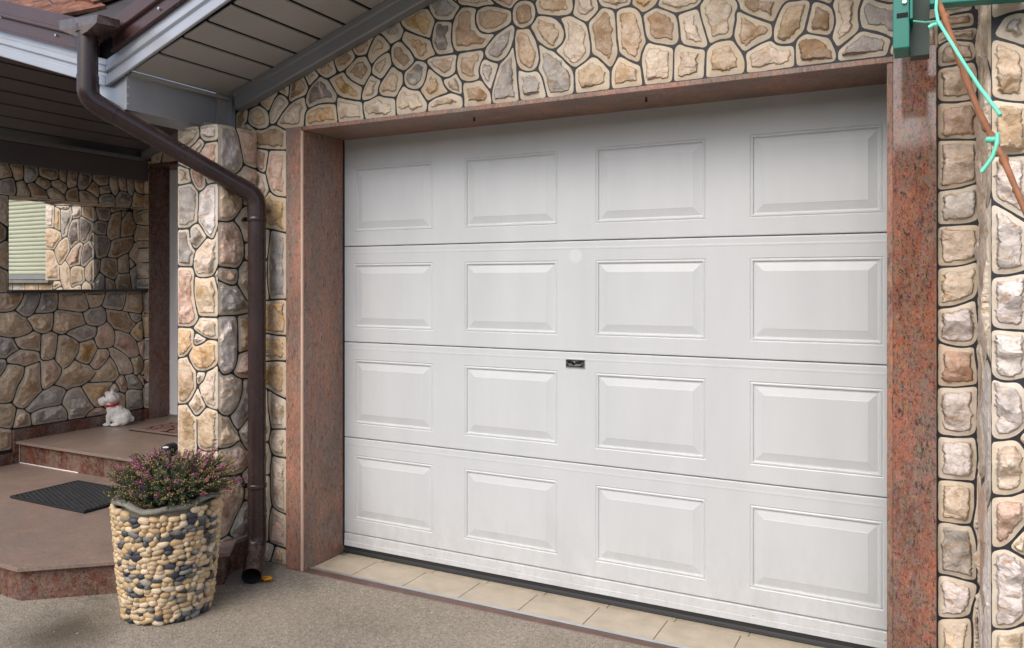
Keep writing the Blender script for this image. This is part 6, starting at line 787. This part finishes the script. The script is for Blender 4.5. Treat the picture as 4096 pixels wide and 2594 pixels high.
b = MB(); b.tube([(-3.553, 2.435, 2.735), (-3.553, 2.435, 2.700)], .052, 24); b.build('collar', M['brown'], hp, smooth=40)

# ================================================================== MATS, STATUE, SLIPPER
mt = thing('rubber_doormat', (-4.72, 3.17, .165), 'black honeycomb rubber doormat on the lower granite step', 'doormat')
b = MB(); b.box(-5.05, -4.33, 2.945, 3.39, .1655, .170); b.build('mat_base', M['gap'], mt)
b = MB(); b.box(-5.052, -4.328, 2.943, 2.958, .1702, .181); b.box(-5.052, -4.328, 3.377, 3.392, .1702, .181); b.box(-5.052, -5.036, 2.9585, 3.3765, .1702, .181); b.box(-4.344, -4.328, 2.9585, 3.3765, .1702, .181); b.build('rim', M['rubber'], mt, bevel=.003)
hx = MB(); rr = .024; i = 0
y = 2.962
while y < 3.37:
    x = -5.03 + (.0 if i % 2 else rr*1.5)
    while x < -4.36:
        o_, n_ = [], []
        for k in range(6):
            a = math.pi/3*k; o_.append((x + rr*1.06*math.cos(a), y + rr*.62*math.sin(a))); n_.append((x + rr*.72*math.cos(a), y + rr*.40*math.sin(a)))
        hx.loft([[(p[0], p[1], .1701) for p in o_], [(p[0], p[1], .180) for p in o_], [(p[0], p[1], .181) for p in [(x+(q[0]-x)*.95, y+(q[1]-y)*.95) for q in o_]], [(p[0], p[1], .180) for p in n_], [(p[0], p[1], .1701) for p in n_]], cap=False)
        x += rr*3.0
    y += rr*.62*.9; i += 1
hx.build('honeycomb', M['matrubber'], mt, kind='stuff', rec=False)
rg_ = thing('entrance_rug', (-5.2, 4.42, .33), 'reddish patterned rug with a dark edge before the front door', 'rug')
b = MB(); b.box(-5.62, -4.55, 4.20, 4.62, .3305, .337); b.build('rug_base', M['rubber'], rg_, bevel=.002)
b = MB(); b.box(-5.61, -4.56, 4.21, 4.61, .3372, .341); b.build('rug_border', M['rugedge'], rg_)
b = MB(); b.box(-5.56, -4.61, 4.25, 4.57, .3412, .343); b.build('rug_pile', M['rug'], rg_)

def remesh_blob(name, mb, m, parent, vox, sm=6, disp=None, smooth=60):
    me = bpy.data.meshes.new(name); me.from_pydata(mb.v, [], mb.f)
    bm = bmesh.new(); bm.from_mesh(me); bmesh.ops.recalc_face_normals(bm, faces=bm.faces); bm.to_mesh(me); bm.free()
    o = bpy.data.objects.new('tmp', me); COL.objects.link(o)
    r = o.modifiers.new('r', 'REMESH'); r.mode = 'VOXEL'; r.voxel_size = vox
    s = o.modifiers.new('s', 'SMOOTH'); s.iterations = sm; s.factor = .5
    dg = bpy.context.evaluated_depsgraph_get(); ne = bpy.data.meshes.new_from_object(o.evaluated_get(dg))
    bpy.data.objects.remove(o)
    if disp:
        ns = [v.normal.copy() for v in ne.vertices]
        for v, nn_ in zip(ne.vertices, ns): v.co += nn_ * disp(v.co)
    ne.materials.clear()
    return link(name, ne, m, parent, smooth)
# dog: about 0.30 m tall, sitting, facing the street to the left
DG = Vector((-5.93, 4.31, .330))
dg_ = thing('dog_statue', DG, 'white plaster terrier statue with red collar sitting on the porch', 'statue')
fx, fy = Vector((-.55, -.83, 0)).normalized(), None
# dog's forward axis lies to picture-left, dog's side axis towards the camera
FW = Vector((-C_, -S_, 0)) * .90 + Vector((S_, -C_, 0)) * .42; FW.normalize()
SD = Vector((0,0,1)).cross(FW)
def dgp(f, s, z): return DG + FW*f + SD*s + Vector((0,0,z))
def ell(mb, f, s, z, rf_, rs, rz, pitch=0):
    k = MB(); k.ball((0,0,0), (rf_, rs, rz), 16, 10)
    cp, sp = math.cos(pitch), math.sin(pitch)
    vs = []
    for x, y, zz in k.v:
        x2, z2 = x*cp - zz*sp, x*sp + zz*cp
        vs.append(dgp(f + x2, s + y, z + z2))
    mb.add(vs, k.f)
d = MB()
ell(d, -.035, 0, .070, .085, .070, .068)
ell(d, -.005, 0, .105, .062, .058, .085, -.45)
ell(d, .025, 0, .135, .045, .050, .070, -.2)
ell(d, -.105, 0, .045, .035, .028, .030)
for s in (-1, 1):
    ell(d, -.045, s*.058, .045, .055, .030, .046); ell(d, -.002, s*.066, .014, .042, .022, .015)
    ell(d, .050, s*.028, .070, .020, .021, .072, .12); ell(d, .066, s*.030, .014, .030, .022, .015)
    ell(d, .022, s*.046, .268, .014, .016, .030, -.25)
    ell(d, .028, s*.042, .222, .038, .026, .034)
ell(d, .030, 0, .175, .042, .042, .035)
ell(d, .030, 0, .225, .056, .056, .052)
ell(d, .082, 0, .208, .046, .036, .034)
ell(d, .105, 0, .204, .026, .030, .030); ell(d, .088, 0, .186, .034, .028, .024)
ell(d, .052, 0, .268, .030, .034, .018)
def fur(p):
    q = Vector((p.x, p.y, p.z*.55))
    return .0055*noise.noise(q*38) + .0035*noise.noise(Vector((p.x, p.y, p.z*.7))*75 + Vector((5,1,2))) if p.z > .34 else 0
remesh_blob('body', d, M['statue'], dg_, .0055, 4, fur, 50)
def dring(c_f, z, rf_, rs, r, name, m, tilt=.25):
    k = MB(); pts = [dgp(c_f + rf_*math.cos(a), rs*math.sin(a), z + tilt*rf_*math.cos(a)*-1) for a in [2*math.pi*i/28 for i in range(29)]]
    rings = []
    for p in pts:
        dv = (p - dgp(c_f, 0, p.z - DG.z)).normalized()
        rings.append([p + dv*.004 + Vector((0,0,r)), p + dv*.0055, p + dv*.004 - Vector((0,0,r)), p - dv*.012 - Vector((0,0,r)), p - dv*.012 + Vector((0,0,r))])
    k.loft(rings, False); return k.build(name, m, dg_, smooth=40)
cl_ = dring(.026, .172, .050, .051, .0085, 'collar', M['red'], .12)
for a in (.25, .75, 1.25, -.25, -.75, -1.25):
    b = MB(); b.ball(dgp(.026 + .0555*math.cos(a), .0565*math.sin(a), .170 - .006*math.cos(a)), .0035, 8, 6); b.build('stud', M['gold'], cl_, smooth=50)
for s in (-1, 1):
    b = MB(); b.ball(dgp(.078, s*.026, .243), .0065, 10, 8); b.build('eye', M['black'], dg_, smooth=50)
b = MB(); b.ball(dgp(.129, 0, .215), (.010, .010, .008), 10, 8); b.build('nose', M['statue'], dg_, smooth=50)
b = MB(); b.ball(dgp(.055, -.02, .286), (.012, .012, .007), 8, 6); b.build('bow', M['red'], dg_, smooth=50)
# slipper (its toe shows above the heather)
SP = on_z(672, 1818, .33); sp_ = thing('slipper', SP, 'navy slipper with a small oval emblem on the porch floor', 'slipper')
TW = Vector((.62, -.78, 0)).normalized(); TS = Vector((-TW.y, TW.x, 0))
k = MB()
rings = []
for u, wd, ht in ((-.17,.028,.030),(-.14,.038,.040),(-.08,.042,.045),(-.02,.044,.058),(.03,.047,.062),(.06,.044,.054),(.085,.034,.038),(.10,.016,.022)):
    rings.append([SP + TW*u + TS*(wd*math.cos(a)) + Vector((0,0,.014 + max(0, ht*math.sin(a)))) for a in [2*math.pi*i/18 for i in range(18)]])
k.loft(rings); k.build('upper', M['navy'], sp_, smooth=60)
k = MB(); k.prism([SP + TW*u + TS*wd*s for u, wd, s in ((-.18,.02,1),(-.14,.042,1),(0,.049,1),(.06,.046,1),(.10,.022,1),(.10,.022,-1),(.06,.046,-1),(0,.049,-1),(-.14,.042,-1),(-.18,.02,-1))], (0,0,.014)); k.build('sole', M['black'], sp_, bevel=.003)
em = MB(); n = 20; cen = SP + TW*.069 + Vector((0,0,.060)); upv = (Vector((0,0,1))*.75 - TW*.62).normalized(); nv = TS.cross(upv)
nv = nv if nv.dot(TW) > 0 else -nv
em.add([cen + nv*.004 + TS*.019*math.cos(2*math.pi*i/n) + upv*.0065*math.sin(2*math.pi*i/n) for i in range(n)] + [cen - nv*.012 + TS*.019*math.cos(2*math.pi*i/n) + upv*.0065*math.sin(2*math.pi*i/n) for i in range(n)], [tuple(range(n)), tuple(range(2*n-1, n-1, -1))] + [(i, n+i, n+(i+1)%n, (i+1)%n) for i in range(n)])
eo = em.build('emblem', M['emblem'], sp_)
k = MB(); k.box(-.011, .011, -.0006, .0006, -.0012, .0012); k.box(-.0012, .0012, -.0006, .0006, -.0045, .0045)
k.v = [tuple(cen + nv*.0046 + TS*v[0] + upv*v[2] + nv*v[1]) for v in k.v]; k.build('emblem_mark', M['gold'], sp_)
# small debris
def leaf(name, c, s, m, label, cat, seed):
    r = random.Random(seed); mb = MB(); n = 9
    grid = [[None]*n for _ in range(n)]
    for i in range(n):
        for j in range(n):
            u, v = i/(n-1)*2-1, j/(n-1)*2-1
            wv = (1 - abs(u)**1.7)*.62 + .05
            h = .40*noise.noise(Vector((u*2.2+seed, v*2.2, 0))) + .22*noise.noise(Vector((u*5+seed, v*5, 2))) + .35*abs(v)*wv
            grid[i][j] = (c[0] + s*u, c[1] + s*v*wv, c[2] + s*(h*.8 + .18))
    vs = [p for row in grid for p in row]; vs2 = [(x, y, z + .0012) for x, y, z in vs]
    fs = [(i*n+j, i*n+j+1, (i+1)*n+j+1, (i+1)*n+j) for i in range(n-1) for j in range(n-1)]
    mb.add(vs, fs); mb.add(vs2, [f[::-1] for f in fs])
    lo = min(v[2] for v in mb.v); mb.v = [(a, b_, z_ - lo + c[2] - .0005) for a, b_, z_ in mb.v]
    return tag(mb.build(name, m, smooth=50, rec=False), label, cat)
q = on_z(1067, 2318, .01); leaf('fallen_leaf', (q.x, q.y, .001), .036, M['orange'], 'crumpled orange yellow leaf on the asphalt beside the downpipe outlet', 'leaf', 3)
q = on_z(570, 1680, .335); leaf('fallen_leaf', (q.x, q.y, .331), .03, M['deadleaf'], 'small dark dead leaf on the porch floor right of the dog statue', 'leaf', 8)

# ================================================================== PLANTER
PC = Vector((-3.104, 2.523, 0))
pt = thing('pebble_planter', PC, 'round planter covered in tan and grey river pebbles', 'planter')
prof = [(.176, .002), (.183, .05), (.194, .15), (.203, .25), (.211, .35), (.219, .45), (.223, .512)]
def prad(z):
    for (a, z0), (c, z1) in zip(prof, prof[1:]):
        if z <= z1: return a + (c-a)*max(0, (z - z0)/(z1 - z0))
    return prof[-1][0]
rimw = lambda a: .012*math.sin(3*a + 1.0) + .006*math.sin(7*a + .4)
n = 72; rings = []
for r, z in [(0.0, .002)] + prof: rings.append([(PC.x + r*math.cos(a), PC.y + r*math.sin(a), z) for a in [2*math.pi*k/n for k in range(n)]])
b = MB(); b.loft(rings, False); body = b.build('pot_body', M['potcement'], pt, smooth=40)
rings = []
for r, z in ((.218, .508), (.229, .514), (.231, .522), (.227, .530), (.213, .533), (.199, .530), (.193, .520), (.191, .470)):
    rings.append([(PC.x + (r + .003*math.sin(5*a) + .002*math.sin(13*a))*math.cos(a), PC.y + (r + .003*math.sin(5*a))*math.sin(a), z + rimw(a)*(1 if z > .5 else 0) + .0015*math.sin(23*a)) for a in [2*math.pi*k/n for k in range(n)]])
b = MB(); b.loft(rings, False); b.build('rim', M['concrete'], pt, smooth=50)
rings = [[(PC.x + r*math.cos(a), PC.y + r*math.sin(a), .490 + .012*noise.noise(Vector((r*20*math.cos(a), r*20*math.sin(a), 1))) + (.02 if r < .12 else 0)) for a in [2*math.pi*k/36 for k in range(36)]] for r in (.197, .17, .13, .09, .04)]
b = MB(); b.loft(rings, True); b.build('soil', M['soil'], pt, smooth=60)
pm = []
for i in range(16):
    k = MB(); k.ball((0,0,0), (1, 1, 1), 12, 8); r = random.Random(i); sd = Vector((r.uniform(0,50), r.uniform(0,50), i))
    vs = []
    for v in k.v:
        v = Vector(v); v = Vector((math.copysign(abs(v.x)**.9, v.x), v.y, math.copysign(abs(v.z)**.85, v.z)))
        v *= 1 + .20*noise.noise(v*.9 + sd) + .07*noise.noise(v*2.2 + sd)
        vs.append(tuple(v))
    k.v = vs; me = bpy.data.meshes.new('pebble'); me.from_pydata(k.v, [], k.f); me.materials.append(M['pebble']); me.shade_smooth(); pm.append(me)
PEB = [srgb(216, 194, 160), srgb(206, 180, 140), srgb(222, 204, 176), srgb(200, 168, 122), srgb(196, 170, 134), srgb(212, 184, 152), srgb(190, 162, 122)]
GRY = [srgb(84, 88, 92), srgb(70, 74, 80), srgb(118, 118, 116), srgb(138, 134, 124), srgb(58, 60, 66)]
pb = []
r = random.Random(5); z = .016; row = 0
while z < .508:
    a = r.uniform(0, .3); rad = prad(z)
    while a < 2*math.pi - .02:
        wd = r.uniform(.032, .056) if r.random() < .75 else r.uniform(.020, .030)
        da = wd / rad
        ht = r.uniform(.022, .033)
        zz_ = z + r.uniform(-.004, .004); am = a + da/2; zz_ += .004*math.sin(9*am + row)
        if not (z > .49 and rimw(am) < -.004):
            pb.append((am, zz_, wd, ht, r.uniform(-.35, .35)))
        a += da * .93
    z += .0208; row += 1
view = math.atan2(-PC.y, -PC.x)
pb.sort(key=lambda q: math.cos(q[0] - view) * -1)
stuffm = MB()
for i, (a, z, wd, ht, rot) in enumerate(pb):
    rad = prad(z) + .004
    nrm = Vector((math.cos(a), math.sin(a), 0)); tng = Vector((-math.sin(a), math.cos(a), 0)); up = Vector((0, 0, 1))
    t2 = tng*math.cos(rot) + up*math.sin(rot); u2 = -tng*math.sin(rot) + up*math.cos(rot)
    mat = Matrix((t2*wd*.54, nrm*r.uniform(.013, .019), u2*ht*.56)).transposed().to_4x4()
    mat.translation = PC + nrm*rad + up*z
    grey_p = .20 + .18*(noise.noise(Vector((math.cos(a)*3, math.sin(a)*3, z*6))) > .12)
    c = r.choice(GRY) if r.random() < grey_p else r.choice(PEB)
    if i < 300:
        o = bpy.data.objects.new('pebble', r.choice(pm)); COL.objects.link(o); o.parent = pt
        mat.translation -= PC; o.matrix_local = mat
        v = r.uniform(.85, 1.08); o.color = (c[0]*v, c[1]*v, c[2]*v, 1)
    else:
        k = MB(); k.ball((0,0,0), (1,1,1), 8, 5); stuffm.add([mat @ Vector(v) for v in k.v], k.f)
o = stuffm.build('pebble_cladding', M['pebble'], pt, smooth=60, kind='stuff'); o.color = PEB[1]

# ---- heather
HC = PC + Vector((.015, .0, .505))
hb = thing('heather_plant', HC, 'winter heather with pink flower spikes growing in the pebble planter', 'plant')
need, stems, buds = MB(), MB(), MB()
spk = []
for i in range(4):
    k = MB(); rr_ = random.Random(40+i)
    for j in range(26):
        t = j/25; a = j*2.4 + rr_.uniform(-.4, .4); rad = .0062*(1 - .55*t) + .001
        c = Vector((rad*math.cos(a), rad*math.sin(a), t*.052))
        d_ = Vector((math.cos(a), math.sin(a), -.5)).normalized()*.0052; s_ = Vector((-math.sin(a), math.cos(a), 0))*.0022; u_ = Vector((0,0,1))*.0022
        k.add([c, c + d_*.55 + s_, c + d_, c + d_*.55 - s_, c + d_*.5 + u_], [(0,1,4),(1,2,4),(2,3,4),(3,0,4),(0,3,2,1)])
    me = bpy.data.meshes.new('flower_spike'); me.from_pydata([tuple(v) for v in k.v], [], k.f); me.materials.append(M['bud']); spk.append(me)
PINK = [srgb(186, 48, 146), srgb(196, 78, 156), srgb(206, 104, 150), srgb(214, 140, 138), srgb(200, 92, 158)]
r = random.Random(77); nfl = 0
for i in range(760):
    az = r.uniform(0, 2*math.pi); el = math.asin(r.uniform(.02, .98)**.85)
    lean = Vector((math.cos(az)*math.cos(el), math.sin(az)*math.cos(el), math.sin(el)))
    right = lean.dot(Vector((C_, S_, 0)))
    Ls = r.uniform(.12, .185)*(1 + .38*max(0, right) + .12*max(0, -right)) * (1.0 + .10*math.sin(el))
    p0 = HC + Vector((math.cos(az), math.sin(az), 0))*r.uniform(0, .11) + Vector((0,0,-.01))
    pts = []
    for k in range(7):
        t = k/6
        pts.append(p0 + lean*Ls*t + Vector((0,0,1))*(.045*math.sin(t*math.pi*.62) - .006*t) + Vector((r.uniform(-1,1), r.uniform(-1,1), r.uniform(-1,1)))*.008*t)
    stems.tube(pts, [.0016*(1-.6*k/6) for k in range(7)], 4, False)
    for j in range(84):
        t = .10 + .90*j/83; f = t*6; k = min(5, int(f)); p = pts[k].lerp(pts[k+1], f - k)
        tg = (pts[k+1] - pts[k]).normalized(); sd = Vector((r.gauss(0,1), r.gauss(0,1), r.gauss(0,1))); sd = (sd - tg*sd.dot(tg)).normalized()
        L_ = r.uniform(.009, .016); e = p + (sd*.8 + tg*.55)*L_; wv = tg.cross(sd)*.0018
        need.add([p - wv, p + wv, e], [(0,1,2)])
    tip = pts[-1]; tg = (pts[-1] - pts[-2]).normalized()
    if r.random() < .62:
        for j in range(r.randint(5, 13)):
            c = tip - tg*r.uniform(-.006, .05) + Vector((r.gauss(0,1), r.gauss(0,1), r.gauss(0,1)))*.0042
            s = r.uniform(.0018, .0030)
            buds.add([c + Vector(v)*s for v in ((1,0,0),(-1,0,0),(0,1,0),(0,-1,0),(0,0,1),(0,0,-1))], [(0,2,4),(2,1,4),(1,3,4),(3,0,4),(2,0,5),(1,2,5),(3,1,5),(0,3,5)])
    if nfl < 150 and r.random() < .32:
        o = bpy.data.objects.new('flower_spike', r.choice(spk)); COL.objects.link(o); o.parent = hb
        o.location = tip - tg*.034 - HC; o.rotation_mode = 'QUATERNION'; o.rotation_quaternion = tg.to_track_quat('Z', 'Y')
        s = r.uniform(.6, .95)*(1.2 if el > .8 else 1); o.scale = (s, s, s); o.color = PINK[0] if el > .9 and r.random() < .6 else r.choice(PINK); nfl += 1
need.build('foliage', M['leafgreen'], hb, kind='stuff', rec=False)
stems.build('stems', M['stem'], hb, kind='stuff', rec=False)
o = buds.build('buds', M['bud'], hb, kind='stuff', rec=False); o.color = srgb(196, 176, 92)

# ================================================================== GREEN BRACKET, VINE, STRING
gb = thing('green_trellis', (-.04, 2.6, 2.3), 'teal green steel trellis corner above the right granite slab', 'trellis')
b = MB(); b.box(-.084, -.040, 2.60, 2.72, 2.197, 2.75); b.build('post', M['green'], gb, bevel=.003)
b = MB(); b.box(-.074, -.044, 2.5995, 2.61, 2.285, 2.300); b.build('slot', M['gap'], gb)
b = MB(); b.box(-.039, .012, 2.66, 2.72, 2.185, 2.75); b.build('back_plate', M['greendark'], gb)
b = MB(); b.box(-.039, -.031, 2.585, 2.659, 2.275, 2.75); b.build('flange', M['green'], gb, bevel=.002)
b = MB(); b.prism([(.012, 2.57, 2.304), (.60, 2.57, 2.262), (.60, 2.57, 2.322), (.012, 2.57, 2.364)], (0, .05, 0)); b.build('rail', M['green'], gb, bevel=.003)
p = on_y(3618, 10, 2.6); b = MB(); b.tube([(p.x, 2.6, p.z), (p.x, 2.592, p.z)], .006, 6); b.build('bolt', M['silver'], gb)
vn = thing('vine_cane', (.1, 1.9, 2.0), 'bare brown vine cane hanging from the green trellis', 'vine')
ys = 1.75
pts = [on_y(3700, -60, 2.3), on_y(3752, 0, 2.15), on_y(3795, 120, 2.05), on_y(3850, 280, 1.95), on_y(3915, 450, 1.88), on_y(3960, 535, 1.82), on_y(4015, 640, 1.76), on_y(4065, 760, 1.70), on_y(4125, 900, 1.64)]
b = MB(); pp = fillet(pts, .3, 3); b.tube(pp, [.0062 + .0012*math.sin(i*1.7) for i in range(len(pp))], 10); b.build('stem', M['cane'], vn, smooth=60)
for px, py, yy_ in ((3945, 510, 1.84), (4015, 640, 1.76), (3783, 70, 2.09)):
    q = on_y(px, py, yy_); b = MB(); b.ball(q, (.0085, .0085, .011), 8, 6); b.build('node', M['cane'], vn, smooth=60)
sg = thing('turquoise_string', (.1, 1.9, 2.1), 'turquoise string tying the brown cane to the green trellis', 'string')
for name, q, rad in (('strand', [(3748, -20, 2.14), (3744, 40, 2.10), (3752, 85, 2.05), (3850, 245, 1.92), (3920, 352, 1.82), (4002, 462, 1.74)], .0036),
                     ('strand', [(3655, 85, 2.56), (3700, 90, 2.3), (3755, 84, 2.06)], .0022), ('strand', [(3715, 112, 2.06), (3735, 100, 2.06), (3760, 96, 2.05)], .0050),
                     ('strand', [(3950, 560, 1.80), (3975, 560, 1.79), (3995, 556, 1.79)], .006), ('strand', [(3990, 535, 1.79), (3988, 575, 1.78), (3970, 630, 1.78), (3945, 665, 1.78), (3925, 690, 1.78)], .0042)):
    b = MB(); b.tube(fillet([on_y(*a) for a in q], .02, 4), rad, 8); b.build(name, M['string'], sg, smooth=60)

# ================================================================== ADDED HEDGE BEHIND THE CAMERA (out of view, shapes the granite reflection)
hg = MB(); nx, nz = 60, 12
rows = []
for j in range(nz + 1):
    t = j / nz
    rows.append([( -15 + 30*i/nx, -9.5 + (.45*noise.noise(Vector((i*.6, j*.7, 3)))) + .5*max(0, t-.8), 3.9*t + .25*noise.noise(Vector((i*.8, j*.9, 9)))*(j > 0)) for i in range(nx + 1)])
hg.loft(rows, cap=False, closed=False)
hg.loft([rows[-1], [(x, y - 1.4, z) for x, y, z in rows[-1]], [(x, y - 1.4, 0) for x, y, z in rows[0]]], cap=False, closed=False)
tag(hg.build('reflection_hedge', mat_plain('reflection_hedge_green', srgb(70, 82, 50), .8, 0, .5, 3), smooth=80, rec=False), 'unseen hedge added behind the camera to darken the lower granite reflection', 'hedge')

# ================================================================== GRIT ON THE DRIVEWAY
gm = MB(); r = random.Random(21)
for i in range(900):
    if r.random() < .55:
        x = r.uniform(-3.4, .2); y = 3.14 - abs(r.gauss(0, .10)) if x > -2.9 else 2.95 - abs(r.gauss(0, .15))
        if x < -3.0: y -= .0
    else: x, y = r.uniform(-4.2, .3), r.uniform(1.4, 3.1)
    if (Vector((x, y, 0)) - PC).length < .21 or (x < -3.0 and y > 2.24 + (x + 3.786)*.86 - .03 and x > -3.8) or x < -3.8 and y > 2.2: continue
    s = r.choice([.0012, .0016, .002, .0026, .004]); k = MB(); k.ball((0,0,0), (s*r.uniform(.8, 1.6), s*r.uniform(.7, 1.2), s*.7), 5, 3)
    a = r.uniform(0, 6.3); gm.add([(x + v[0]*math.cos(a) - v[1]*math.sin(a), y + v[0]*math.sin(a) + v[1]*math.cos(a), s*.4 + v[2]) for v in k.v], k.f)
gm.build('loose_grit', mat_plain('grit', srgb(176, 164, 146), .9, 0, .5, 300), kind='stuff', rec=False)['label'] = 'loose grit scattered on the asphalt'
